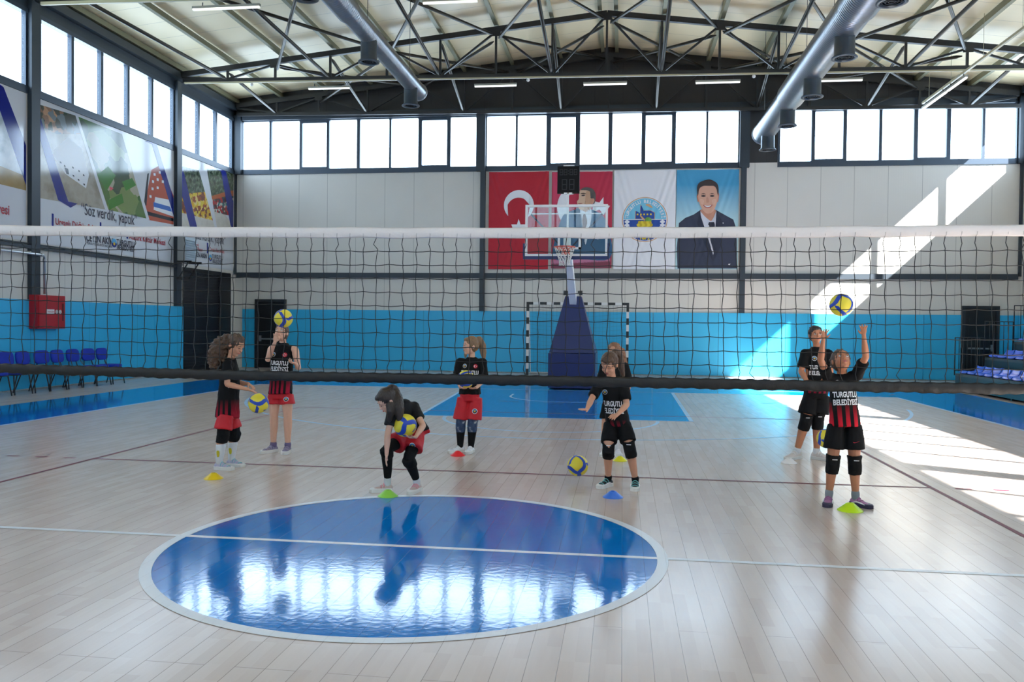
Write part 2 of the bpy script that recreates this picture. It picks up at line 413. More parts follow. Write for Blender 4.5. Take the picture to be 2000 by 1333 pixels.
for s in (1, -1):
    rect(-4.5, 4.5, s*2.955, s*3.0, 0.0022, 4); rect(-4.5, 4.5, s*8.95, s*9.0, 0.0022, 4)
    for k in range(5):
        for q in (1, -1):
            x0, x1 = sorted((q*(4.7+k*0.35), q*(4.85+k*0.35))); rect(x0, x1, s*2.95, s*3.0, 0.0022, 4)
rect(-4.5, -4.455, -9, 9, 0.0024, 4); rect(4.455, 4.5, -9, 9, 0.0024, 4)
for k in range(20):   # dashed free-throw arc of the handball court
    a = 215+k*5.8
    arc(0.3, 20.0, 9.0, 9.04, a, a+2.6, 0.0023, 5, 4)
rect(-10.15, -10.12, -12.8, 17.2, 0.002, 5); rect(10.2, 10.23, -12.8, 17.2, 0.002, 5); rect(-10.15, 10.2, 17.2, 17.23, 0.002, 5)
fl = F.build('floor', [wood, blue, linew, linel, lined, linek]); struct(fl)

# ------------------------------------------------------------------ roof
m = MB()
x = [(XL-T, EAVE_L-0.02), (XRID, RIDGE), (XR+T, EAVE_R-0.02)]
for (xa, za), (xb, zb) in ((x[0], x[1]), (x[1], x[2])):
    m.prism([(xa, YF-T, za), (xb, YF-T, zb), (xb, YF-T, zb+0.12), (xa, YF-T, za+0.12)], (0, YB-YF+2*T, 0))
ceil = struct(m.build('ceiling', [roofm]))
purl = mat('purlin_steel', srgb(132, 130, 104), 0.5, 0.3, var=0.1, vscale=3)
i = 0
for k in range(-8, 9):
    if k == 0: xs = [XRID-0.22, XRID+0.22]
    else: xs = [XRID + k*(1.575 if k < 0 else 1.555) + (0.02 if k < 0 else -0.02)]
    for px in xs:
        if not (XL+0.1 < px < XR-0.1): continue
        z = zroof(px) - 0.03; m = MB(); m.box(px-0.035, px+0.035, YF, YB-0.01, z-0.17, z-0.015); m.box(px-0.035, px+0.075, YF, YB-0.01, z-0.18, z-0.17)
        o = struct(m.build('trim_%d' % n, [purl])); n += 1

# ------------------------------------------------------------------ roof trusses (children: chords, posts, diagonals)
tube_steel = mat('brace_tube_steel', srgb(64, 60, 54), 0.32, 0.8, var=0.3, vscale=3)
NX = [-11.62, -10.19, -8.72, -7.05, -5.36, -3.8, -2.2, -0.61, 0.9, 2.4, 3.95, 5.5, 7.07, 8.75, 10.28, 11.7, 13.1]
def ztop(x): return (zroof(x) - 0.33)
def zbot(x, Y): return (8.70 - 0.0125*(x+11.7)) - (0.10 if Y > 20 else 0)
ORD = ['first', 'second', 'third', 'fourth', 'fifth', 'sixth', 'seventh', 'eighth', 'ninth', 'tenth', 'eleventh', 'twelfth', 'thirteenth', 'fourteenth', 'fifteenth', 'sixteenth', 'seventeenth', 'eighteenth']
def truss(Y, label):
    t = thing('roof_truss', label, 'roof truss', (XRID, Y, zbot(XRID, Y)), 'arched roof trusses')
    m = MB()
    for i in range(len(NX)-1): m.bar((NX[i]-(0.0 if i else 0.1), Y, ztop(NX[i])), (NX[i+1], Y, ztop(NX[i+1])), 0.11, 0.15)
    m.build('top_chord', [steel2], t, (XRID, Y, 10))
    m = MB(); m.bar((XL+0.21, Y, zbot(XL, Y)), (XR-0.21, Y, zbot(XR, Y)), 0.1, 0.11); m.build('bottom_chord', [steel2], t, (XRID, Y, 8.5))
    for i, x in enumerate(NX[1:-1], 1):
        m = MB(); m.bar((x, Y, zbot(x, Y)+0.056), (x, Y, ztop(x)-0.076), 0.06, 0.06, up=(0, 1, 0)); m.build('post', [steel2], t, (x, Y, 9))
    for i in range(0, len(NX)-1):
        a, b = NX[i], NX[i+1]
        if i % 2: p, q = (a+0.06, Y, zbot(a, Y)+0.06), (b-0.06, Y, ztop(b)-0.1)
        else: p, q = (a+0.06, Y, ztop(a)-0.1), (b-0.06, Y, zbot(b, Y)+0.06)
        if i in (0,): p = (a, Y, ztop(a)-0.08)
        m = MB(); m.bar(p, q, 0.055, 0.055, up=(0, 1, 0)); m.build('diagonal', [steel2], t, p)
    for i in range(2, len(NX)-1, 2):
        x = NX[i]; m = MB(); m.box(x-0.13, x+0.13, Y-0.062, Y-0.057, ztop(x)-0.2, ztop(x)-0.04); m.build('gusset_plate', [steel2], t, (x, Y, ztop(x)))
    return t
truss(20.95, 'dark steel roof truss standing against the end gable above the far windows')
truss(17.46, 'dark arched steel roof truss carrying the row of white tube lights')
truss(11.4, 'dark steel roof truss cut by the top edge, nearer than the lit one')
truss(5.35, 'dark steel roof truss overhead between the net and the key')
truss(-0.7, 'dark steel roof truss overhead just behind the net line'); truss(-6.75, 'dark steel roof truss overhead behind the camera')

# brace pipes
nb = [0]
def pipe(a, b, r, label, grp):
    m = MB(); a = Vector(a); b = Vector(b); d = (b-a).normalized()
    m.tube([a, a+d*0.06, a+d*0.14, b-d*0.14, b-d*0.06, b], [r*0.35, r*0.6, r, r, r*0.6, r*0.35], 10)
    o = m.build('brace_pipe', [tube_steel], None, (a+b)/2); tag(o, label, 'brace pipe', grp)
BAYS = [(17.46, 20.95, 'behind the lit truss'), (11.4, 17.46, 'before the lit truss')]
for Ya, Yb_, where in BAYS:
    c = 0
    for i in range(1, len(NX)-1, 2):
        x = NX[i]; spl = (x-XRID)*0.055 if Yb_ < 18 else 0
        if i == 15 and Yb_ < 18: pass
        pipe((x+spl, Ya+0.08, ztop(x+spl)-0.12), (x, Yb_-0.09, zbot(x, Yb_)+0.03), 0.05, 'sloping silver brace pipe %s, %s from the banner wall' % (where, ORD[c]), 'sway braces of the roof'); c += 1
    c = 0
    for i in range(2, len(NX)-4, 2):
        x0, x1 = NX[i], NX[i+2] if i+2 < len(NX) else NX[-1]
        for (p, q, dz) in ((x0+0.09, x1-0.09, 0.0), (x1-0.09, x0+0.09, -0.13 if i < 12 else -0.095)):
            pipe((p, Ya+0.1, ztop(p)-0.16+dz), (q, Yb_-0.1, ztop(q)-0.16+dz), 0.045, '%s silver cross brace under the roof %s, %s from banner wall' % ('rising' if dz == 0 else 'falling', where, ORD[c]), 'roof cross braces'); c += 1

# ------------------------------------------------------------------ lights and trunking
tube_em = mat('tube_light_white', (0.9, 0.9, 0.85), 0.4, emit=(1.0, 0.98, 0.86), estr=0.75)
tray = mat('cable_tray_white', srgb(176, 168, 136), 0.4)
traygrey = mat('cable_tray_grey', srgb(150, 150, 140), 0.4, 0.3)
m = MB(); Yt = 17.46-0.1
m.bar((XL+0.3, Yt, zbot(XL, 17)-0.085), (XR-0.3, Yt, zbot(XR, 17)-0.085), 0.04, 0.045)
tag(m.build('cable_tray', [tray], None, (0, Yt, 8.45)), 'thin cream cable tray hung under the lit roof truss', 'cable tray')
m = MB(); Yt2 = 11.3
m.bar((XL+0.3, Yt2, zbot(XL, 11)-0.09), (-1, Yt2, zbot(-1, 11)-0.09), 0.05, 0.07)
tag(m.build('cable_tray', [tray], None, (-6, Yt2, 8.45)), 'cream perforated cable tray along the truss at the top edge of the photo', 'cable tray')
def tube_light(x0, x1, y, z, label, grp, along='X'):
    t = thing('tube_light', label, 'tube light', ((x0+x1)/2 if along == 'X' else x0, y, z), grp)
    m = MB(); c = t.location
    L = (x1-x0)/2
    def bx(a, b, w0, w1, z0, z1):
        if along == 'X': m.box(c.x+a, c.x+b, y+w0, y+w1, z0, z1)
        else: m.box(c.x+w0, c.x+w1, y+a, y+b, z0, z1)
    bx(-L, L, -0.035, 0.035, z-0.02, z+0.03); m.build('housing', [traygrey], t, c)
    m = MB(); bx(-L+0.01, L-0.01, -0.03, 0.03, z-0.055, z-0.0201); m.build('diffuser', [tube_em], t, c)
    m = MB()
    for a in (-L*0.7, L*0.7): bx(a-0.008, a+0.008, -0.008, 0.008, z+0.0301, z+0.11)
    m.build('bracket', [steel2], t, c)
    return t
for i, (a, b) in enumerate(((-7.67, -6.43), (-2.79, -1.59), (0.27, 1.47), (3.31, 4.5), (6.51, 7.65))):
    zc = zbot((a+b)/2, 17)-0.27
    tube_light(a, b, Yt, zc, 'white tube light under the lit truss, %s from the banner wall' % ORD[i], 'tube lights in a row under the roof truss')
tube_light(-7.9, -6.36, Yt2, 8.37, 'white tube light at the top edge, nearer the banner wall', 'tube lights at the top edge')
tube_light(-2.79, -1.62, Yt2, 8.30, 'white tube light at the top edge, past the thin spiral duct', 'tube lights at the top edge')
m = MB(); m.box(10.06, 10.12, 9.5, 20.1, 8.19, 8.25)
for yy in (12.0, 14.0, 16.0, 18.0, 19.6): m.tube([(10.09, yy, 8.25), (10.09, yy, zroof(10.09)-0.06)], 0.006, 5)
tag(m.build('light_trunking', [tray], None, (10.1, 15, 8.2)), 'long pale light trunking hung on thin wires beside the fat spiral duct', 'light trunking')
tube_light(16.95-17.6, 18.2-17.6, 17.6, 8.08, 'bright tube light clipped under the hanging trunking', 'tube lights on the trunking', 'Y').location.x = 10.09
tube_light(18.3-19.2, 20.1-19.2, 19.2, 8.08, 'dimmer tube light at the far end of the hanging trunking', 'tube lights on the trunking', 'Y').location.x = 10.09
for i, x in enumerate((-9.4, -1.27, 4.85)):
    m = MB(); m.ball((x, Yt, zbot(x, 17)-0.155), 0.05, 10); tag(m.build('smoke_detector', [white], None, (x, Yt, 8.3)), 'round white detector under the lit truss, %s from the banner wall' % ORD[i], 'detector', 'detectors under the truss')

# ------------------------------------------------------------------ spiral ducts
duct_m = mat('spiral_duct_steel', srgb(160, 164, 168), 0.33, 0.95, var=0.12, vscale=2)
grille = mat('grille_dark', srgb(60, 66, 74), 0.4, 0.6)
def spiral_duct(x, z, r, y0, y1, outs, ro, label, steps=()):
    t = thing('spiral_duct', label, 'air duct', (x, y1, z))
    segs = [y1] + list(steps) + [y0]
    rr = r
    for i in range(len(segs)-1):
        ya, yb = segs[i+1], segs[i]
        m = MB(); prof = []; y = ya
        while y < yb-0.001:
            prof += [(rr, y), (rr, y+0.052), (rr+0.004, y+0.058), (rr, y+0.064)]; y += 0.075
        prof = [p for p in prof if p[1] < yb] + [(rr, yb)]
        m.lathe(prof, (x, 0, z), 40, axis='Y', cap=False)
        m.lathe([(rr+0.02, ya-0.03), (rr+0.02, ya+0.03)], (x, 0, z), 40, axis='Y', cap=False)
        if i == 0:
            m.lathe([(rr, yb), (rr+0.025, yb+0.0), (rr+0.025, yb+0.03), (rr*0.96, yb+0.03), (rr*0.9, yb+0.035), (0.001, yb+0.035)], (x, 0, z), 40, axis='Y', cap=False)
        m.build('duct_length', [duct_m], t, (x, yb, z)); rr += 0.03
    for y in outs:
        rz = r + 0.03*sum(1 for s in steps if y < s)
        m = MB(); m.lathe([(ro, z-rz*0.6), (ro, z-rz-0.3), (ro+0.05, z-rz-0.34), (ro+0.05, z-rz-0.36), (ro-0.01, z-rz-0.36), (ro-0.02, z-rz-0.3), (ro-0.02, z-rz*0.6)], (x, y, 0), 28, cap=False)
        p = m.build('outlet', [mat('outlet_steel', srgb(88, 98, 108), 0.35, 0.7)], t, (x, y, z-rz))
        m = MB()
        for q in (0.25, 0.5, 0.75): m.lathe([(ro*q, z-rz-0.345), (ro*q+0.012, z-rz-0.345), (ro*q+0.012, z-rz-0.325), (ro*q, z-rz-0.325), (ro*q, z-rz-0.345)], (x, y, 0), 20, cap=False)
        m.box(x-ro+0.02, x+ro-0.02, y-0.008, y+0.008, z-rz-0.34, z-rz-0.32); m.lathe([(0.001, z-rz-0.30), (ro-0.02, z-rz-0.30)], (x, y, 0), 20, cap=False)
        m.build('grille', [grille], p, (x, y, z-rz-0.34))
    m = MB()
    for yy, sides in (((13.2, (1,)), (10.0, (1,)), (7.0, (1,))) if r < 0.3 else ((18.2, (-1, 1)), (12.9, (-1, 1)), (10.0, (-1, 1)), (7.0, (-1, 1)))):
        for s in sides:
            m = MB(); m.tube([(x+s*r*0.9, yy, z+r*0.4), (x+s*r*0.9, yy, zroof(x+s*r*0.9)-0.01)], 0.007, 5); m.build('hanger_wire', [tube_steel], t, (x+s*r*0.9, yy, z+1))
    return t
spiral_duct(-3.74, 7.42, 0.2, 1.0, 14.75, (14.0, 10.66, 7.3, 4.0), 0.165, 'thinner silver spiral duct whose far end stops short of the windows', (9.4,))
spiral_duct(5.56, 7.42, 0.31, 1.0, 20.1, (19.3, 16.4, 13.6, 10.9, 8.1, 5.3), 0.19, 'fat silver spiral duct with round outlets reaching the end wall windows', (16.0, 10.0))

# ------------------------------------------------------------------ doors
dk = mat('door_dark', srgb(30, 32, 36), 0.35, 0.3); dkf = mat('door_frame_dark', srgb(46, 50, 56), 0.4, 0.3); chrome = mat('chrome', (0.75, 0.76, 0.78), 0.2, 1.0)
def door(idx, x0, x1, z1, hs):
    y = YB-0.001
    m = MB(); fw = 0.09
    m.box(x0, x0+fw, y-0.1, y, 0, z1); m.box(x1-fw, x1, y-0.1, y, 0, z1); m.box(x0+fw, x1-fw, y-0.1, y, z1-fw, z1)
    d = struct(m.build('door_%d' % idx, [dkf], None, ((x0+x1)/2, y, 0)))
    m = MB(); m.box(x0+fw+0.002, x1-fw-0.002, y-0.05, y-0.004, 0.02, z1-fw-0.002); m.box(x0+fw+0.12, x1-fw-0.12, y-0.055, y-0.051, 0.25, z1-0.35)
    m.build('door_leaf', [dk], d, ((x0+x1)/2, y, 0))
    m = MB(); m.box(x0+fw+0.08, x1-fw-0.08, y-0.13, y-0.09, 0.98, 1.03); hx = x0+fw+0.08 if hs < 0 else x1-fw-0.14; m.box(hx, hx+0.06, y-0.12, y-0.056, 0.92, 1.12)
    m.build('push_bar', [mat('dull_metal', (0.3, 0.3, 0.3), 0.4, 0.8)], d, ((x0+x1)/2, y, 1))
door(1, -11.02, -9.92, 2.36, -1); door(2, 11.7, 12.76, 2.30, 1)
# roller shutter
m = MB(); z = 0.02
while z < 3.1: m.box(XL-0.12, XL-0.06, 17.82, 20.2, z, z+0.075); m.box(XL-0.12, XL-0.085, 17.82, 20.2, z+0.075, z+0.1); z += 0.1
sh = struct(m.build('door_3', [mat('shutter_slats', srgb(52, 54, 60), 0.4, 0.5)], None, (XL, 19, 0)))
m = MB(); m.box(XL-0.16, XL+0.02, 20.2, 20.88, 0, 3.2); m.box(XL-0.16, XL+0.03, 17.8, 20.2, 3.1, 3.22); m.box(XL-0.16, XL+0.02, 17.8, 17.82, 0, 3.1)
m.build('shutter_guide', [dk], sh, (XL, 20, 0))
m = MB(); m.box(XL-0.19, XL-0.17, 17.7, 20.95, 0, 3.3); m.build('shutter_backing', [dk], sh, (XL, 20, 0))

# ------------------------------------------------------------------ things on the banner wall
m = MB()
m.box(XL+0.001, XL+0.1, YF+1, 17.3, 3.17, 3.24); m.box(XL+0.001, XL+0.05, YF+1, 17.75, 3.26, 3.29)
tag(m.build('wall_rail', [steel], None, (XL, 10, 3.2)), 'long dark rail fixed along the banner wall under the printed banners', 'rail')
m = MB(); m.tube([(XL+0.17, 2, 3.04), (XL+0.17, 11.5, 3.04), (XL+0.17, 11.58, 3.0), (XL+0.17, 11.58, 2.16)], 0.028, 10)
for p in ((11.1, 3.04), (8, 3.04), (5, 3.04)): m.box(XL+0.001, XL+0.2, p[0]-0.02, p[0]+0.02, 3.07, 3.09)
m.tube([(XL+0.17, 11.45, 3.04), (XL+0.17, 11.53, 3.04)], 0.04, 10); m.tube([(XL+0.17, 11.58, 2.95), (XL+0.17, 11.58, 2.9)], 0.04, 10)
tag(m.build('water_pipe', [galv], None, (XL, 11.5, 3)), 'galvanised water pipe running down into the red fire hose cabinet', 'pipe')
t = thing('fire_cabinet', 'red metal fire hose cabinet with a white sign on the cyan padded wall', 'fire cabinet', (XL+0.06, 11.68, 1.38))
red = mat('cabinet_red', srgb(170, 14, 28), 0.35)
m = MB(); m.box(XL+0.062, XL+0.27, 11.22, 12.14, 1.37, 2.13); m.build('body', [red], t, (XL, 11.7, 1.38))
m = MB(); m.box(XL+0.271, XL+0.285, 11.25, 12.12, 1.39, 2.11); dr = m.build('door', [red], t, (XL, 11.7, 1.38))
m = MB(); m.box(XL+0.286, XL+0.296, 12.03, 12.055, 1.55, 1.95); m.build('handle', [black], dr, (XL+0.29, 12.04, 1.75))
m = MB(); m.box(XL+0.286, XL+0.288, 11.5, 11.75, 1.70, 1.81); m.build('label_sign', [white], dr, (XL+0.287, 11.6, 1.75))
for yy in (11.83, 11.95):
    m = MB(); m.lathe([(0.001, 0), (0.045, 0), (0.045, 0.003), (0.001, 0.003)], (XL+0.286, yy, 1.76), 20, axis='X'); 
    m.v = [Vector((v.x, v.y, v.z)) for v in m.v]; m.build('round_sticker', [white], dr, (XL+0.287, yy, 1.76))

# writing helper: flat text turned into mesh
def text_mesh(s, size, bold=0.0, align='CENTER', spacing=1.0):
    cu = bpy.data.curves.new('t', 'FONT'); cu.body = s; cu.size = size; cu.align_x = align; cu.align_y = 'CENTER'; cu.offset = bold; cu.space_character = spacing
    cu.resolution_u = 3
    o = bpy.data.objects.new('t', cu); COL.objects.link(o)
    dg = bpy.context.evaluated_depsgraph_get(); me = bpy.data.meshes.new_from_object(o.evaluated_get(dg))
    bpy.data.objects.remove(o); bpy.data.curves.remove(cu)
    return me
def text_on(name, s, size, origin, right, up, m, parent=None, bold=0.0, lift=0.0, align='CENTER', spacing=1.0, sx=1.0, label=None):
    me = text_mesh(s, size, bold, align, spacing)
    right = Vector(right).normalized(); up = Vector(up).normalized(); nn = right.cross(up)
    O = Vector(origin)+nn*lift
    for v in me.vertices: v.co = right*v.co.x*sx + up*v.co.y
    me.materials.clear(); me.materials.append(m)
    o = link(name, me, parent, O); return o
ink = mat('ink_dark', srgb(40, 38, 60), 0.3); inkred = mat('ink_red', srgb(165, 30, 45), 0.3); inknavy = mat('ink_navy', srgb(18, 36, 130), 0.3)
text_on('sign_text', 'YANGIN', 0.06, (XL+0.289, 11.625, 1.755), (0, 1, 0), (0, 0, 1), inkred, dr, 0.001)
for yy in (11.83, 11.95): text_on('sticker_mark', '◎', 0.07, (XL+0.2905, yy, 1.762), (0, 1, 0), (0, 0, 1), ink, dr)

# fan heater on bracket
t = thing('fan_heater', 'grey louvred fan heater on a dark bracket beside the roller shutter', 'fan heater', (XL+0.45, 17.5, 3.35))
m = MB(); m.box(XL+0.18, XL+0.42, 17.2, 17.86, 3.37, 4.08); m.build('body', [mat('heater_grey', srgb(150, 152, 150), 0.4)], t, (XL+0.3, 17.5, 3.4))
m = MB(); 
for i in range(9):
    z = 3.42+i*0.068; m.add([(XL+0.421, 17.22, z+0.045), (XL+0.421, 17.84, z+0.045), (XL+0.47, 17.84, z+0.01), (XL+0.47, 17.22, z+0.01), (XL+0.421, 17.22, z+0.05), (XL+0.421, 17.84, z+0.05), (XL+0.47, 17.84, z+0.016), (XL+0.47, 17.22, z+0.016)], [(0, 1, 2, 3), (4, 7, 6, 5), (3, 2, 6, 7)])
m.box(XL+0.4201, XL+0.424, 17.21, 17.85, 3.38, 4.07)
m.build('louvres', [mat('louvre_pale', srgb(190, 205, 215), 0.35)], t, (XL+0.45, 17.5, 3.7))
m = MB(); m.box(XL+0.14, XL+0.6, 17.22, 17.27, 3.31, 3.365); m.box(XL+0.14, XL+0.6, 17.8, 17.85, 3.31, 3.365); m.bar((XL+0.2, 17.24, 2.85), (XL+0.5, 17.24, 3.31), 0.03); m.bar((XL+0.2, 17.82, 2.85), (XL+0.5, 17.82, 3.31), 0.03)
m.box(XL+0.142, XL+0.2, 17.22, 17.85, 2.8, 2.88); m.box(XL+0.2, XL+0.23, 17.22, 17.85, 3.38, 3.9)
m.build('bracket', [black], t, (XL+0.4, 17.5, 3.3))
# small speaker / cable loop left out of view

# ------------------------------------------------------------------ blue office chairs along the banner wall
cblue = mat('chair_blue_fabric', srgb(4, 46, 172), 0.75, var=0.2, vscale=4, bump=0.2, bscale=300); cblack = mat('chair_black_metal', (0.02, 0.02, 0.022), 0.35)
def rbox(m, c, hx, hy, hz, r=0.03, mi=0, rot=None, bulge=0.0):
    vs = []; fs = []
    n = 10; k = 8
    prof = [(-1.0, 0.82), (-0.9, 0.93), (-0.6, 1.0), (0.6, 1.0), (0.9, 0.93), (1.0, 0.82)]
    for (zz, s) in prof:
        for i in range(24):
            a = 2*PI*i/24; ca, sa = math.cos(a), math.sin(a); p = 4.0
            rr = (abs(ca)**p+abs(sa)**p)**(-1/p)
            v = Vector((hx*rr*ca*s, hy*rr*sa*s, hz*zz + bulge*(ca*ca)))
            if rot: v = rot @ v
            vs.append(Vector(c)+v)
    N = 24
    for j in range(len(prof)-1):
        for i in range(N): fs.append((j*N+i, j*N+(i+1) % N, (j+1)*N+(i+1) % N, (j+1)*N+i))
    fs.append(list(range(N))[::-1]); fs.append([(len(prof)-1)*N+i for i in range(N)])
    m.add(vs, fs, mi, True)
def chair_proto():
    t = thing('visitor_chair', '', 'chair', (0, 0, 0), 'blue chairs along the banner wall')
    m = MB(); rbox(m, (0, 0, 0.455), 0.22, 0.23, 0.035); m.build('seat', [cblue], t, (0, 0, 0.45))
    m = MB(); rbox(m, (-0.235, 0, 0.74), 0.15, 0.21, 0.028, rot=Matrix.Rotation(math.radians(-97), 3, 'Y')); 
    m.v = [Vector((v.x, v.y, v.z)) for v in m.v]; m.build('backrest', [cblue], t, (-0.23, 0, 0.74))
    for s in (-1, 1):
        m = MB(); m.tube([(0.17, s*0.2, 0.41), (0.23, s*0.235, 0.0)], 0.013, 8); m.build('leg', [cblack], t, (0.2, s*0.2, 0.2))
        m = MB(); m.tube([(-0.12, s*0.2, 0.41), (-0.26, s*0.235, 0.0)], 0.013, 8); m.build('leg', [cblack], t, (-0.2, s*0.2, 0.2))
    m = MB(); m.tube([(0.17, -0.2, 0.415), (-0.17, -0.2, 0.415), (-0.225, -0.14, 0.5), (-0.265, -0.1, 0.7)], 0.012, 8); m.tube([(0.17, 0.2, 0.415), (-0.17, 0.2, 0.415), (-0.225, 0.14, 0.5), (-0.265, 0.1, 0.7)], 0.012, 8)
    m.tube([(0.17, -0.2, 0.413), (0.17, 0.2, 0.413)], 0.011, 8); m.tube([(-0.12, -0.2, 0.413), (-0.12, 0.2, 0.413)], 0.011, 8)
    m.build('frame', [cblack], t, (0, 0, 0.42)); return t
pc = chair_proto()
CY = [at_x(q, 695, XL+0.37).y for q in (-34, 9, 45, 80, 112, 142, 171, 199)]
CL = ['only its seat corner inside the photo edge', 'backrest cut by the photo edge', 'second from the photo edge', 'third from the photo edge', 'fourth, at the middle of the row', 'fifth from the photo edge', 'second from the far end', 'at the far end, seat clear of the others']
for i, cy in enumerate(CY):
    c = pc if i == 0 else copy_tree(pc)
    c.location = (XL+0.60, cy, 0); c.rotation_euler.z = random.uniform(-0.12, 0.12); c['label'] = 'blue padded chair in the row, ' + CL[i]

# ------------------------------------------------------------------ banners on the wall (flat prints: real place on the wall)
def photo_mat(name, cols, scale, seed=0.0, rough=0.1, mode='voronoi'):
    m = bpy.data.materials.new(name); m.use_nodes = True; n = m.node_tree; b = n.nodes['Principled BSDF']; b.inputs['Roughness'].default_value = rough; b.inputs['Specular IOR Level'].default_value = 1.0 if rough < 0.3 else 0.4
    tc = n.nodes.new('ShaderNodeTexCoord'); mp = n.nodes.new('ShaderNodeMapping'); mp.inputs['Location'].default_value = (seed, seed*1.7, seed); mp.inputs['Rotation'].default_value = (0.5, 0, 0)
    n.links.new(tc.outputs['Object'], mp.inputs[0])
    v = n.nodes.new('ShaderNodeTexVoronoi' if mode == 'voronoi' else 'ShaderNodeTexNoise'); v.inputs['Scale'].default_value = scale
    if mode == 'voronoi': v.distance = 'MANHATTAN'
    else: v.inputs['Detail'].default_value = 6
    n.links.new(mp.outputs[0], v.inputs['Vector'])
    r = n.nodes.new('ShaderNodeValToRGB'); r.color_ramp.interpolation = 'CONSTANT' if mode == 'voronoi' else 'LINEAR'
    els = r.color_ramp.elements
    for i, c in enumerate(cols):
        p = i/len(cols) if mode == 'voronoi' else 0.3+0.4*i/max(1, len(cols)-1)
        if i < 2: els[i].position = p; els[i].color = (*c, 1)
        else: e = els.new(p); e.color = (*c, 1)
    if mode == 'voronoi':
        sp = n.nodes.new('ShaderNodeSeparateColor'); n.links.new(v.outputs['Color'], sp.inputs[0]); n.links.new(sp.outputs[0], r.inputs[0])
    else: n.links.new(v.outputs['Fac'], r.inputs[0])
    n.links.new(r.outputs[0], b.inputs['Base Color']); return m
vinyl = mat('banner_vinyl', srgb(212, 214, 220), 0.1, spec=1.0)
rib = mat('ribbon_navy', srgb(18, 30, 130), 0.1, spec=1.0)
town = photo_mat('print_town', [srgb(170, 140, 110), srgb(90, 92, 84), srgb(190, 150, 120), srgb(70, 84, 70), srgb(150, 120, 100), srgb(120, 130, 135)], 5.0)
ground = photo_mat('print_ground', [srgb(140, 132, 118), srgb(176, 168, 154), srgb(158, 150, 136)], 2.0, mode='noise')
fields = photo_mat('print_fields', [srgb(84, 116, 58), srgb(150, 140, 110), srgb(70, 104, 52), srgb(120, 140, 80), srgb(170, 165, 140), srgb(60, 80, 50)], 1.7, 3.0)
trees = photo_mat('print_trees', [srgb(30, 42, 30), srgb(70, 84, 60), srgb(120, 130, 110)], 9.0, mode='noise')
bluegrey = photo_mat('print_blue_grey', [srgb(120, 135, 150), srgb(190, 198, 205), srgb(215, 218, 220)], 2.2, mode='noise')
sandy = photo_mat('print_sand', [srgb(150, 126, 80), srgb(176, 152, 106)], 3, mode='noise')
stalls = photo_mat('print_stalls', [srgb(214, 160, 40), srgb(220, 190, 60), srgb(150, 70, 30), srgb(230, 200, 120), srgb(120, 60, 40)], 8, 5.0)
stalls2 = photo_mat('print_stalls_red', [srgb(170, 40, 40), srgb(60, 70, 90), srgb(40, 120, 110), srgb(200, 190, 180), srgb(90, 40, 40)], 9, 9.0)
paving = photo_mat('print_paving', [srgb(196, 190, 180), srgb(214, 208, 198)], 5, 2.0, mode='noise')
brick = mat('print_brick_red', srgb(186, 92, 74), 0.15); wht = mat('print_white', srgb(226, 228, 232), 0.15); dwin = mat('print_dark', srgb(40, 44, 58), 0.15); roofo = mat('print_roof_orange', srgb(178, 98, 62), 0.15)
steelb = mat('print_blue', srgb(60, 110, 190), 0.15); grn = mat('print_green', srgb(74, 128, 52), 0.15); pink = mat('print_pink', srgb(214, 90, 100), 0.15)
XB = XL+0.012
def pp(pts, lay):  # pixel polygon on the banner plane, in print layers
    return [Vector(at_x(a, b, XB+0.001*lay)) for a, b in pts]
def clipY(pts, y0, y1):
    def cl(P, s, y):
        out = []
        for i in range(len(P)):
            a, b = P[i], P[(i+1) % len(P)]; ia, ib = s*(a.y-y) >= 0, s*(b.y-y) >= 0
            if ia: out.append(a)
            if ia != ib: t = (y-a.y)/(b.y-a.y); out.append(a+(b-a)*t)
        return out
    return cl(cl(pts, 1, y0), -1, y1)
def banner(y0, y1, name, label, prints):
    t = thing('wall_banner', label, 'banner', (XL, (y0+y1)/2, 3.3), 'printed banners high on the side wall')
    m = MB(); m.box(XL+0.001, XB-0.002, y0, y1, 3.32, 6.60); m.build('sheet', [vinyl], t, (XL, (y0+y1)/2, 3.3))
    for lay, (nm, mt, pts) in enumerate(prints, 1):
        P = clipY(pp(pts, lay*0.15), y0+0.005, y1-0.005)
        if len(P) < 3: continue
        m = MB(); m.prism(P, (-0.0004, 0, 0)); m.build(nm, [mt], t, P[0])
    return t
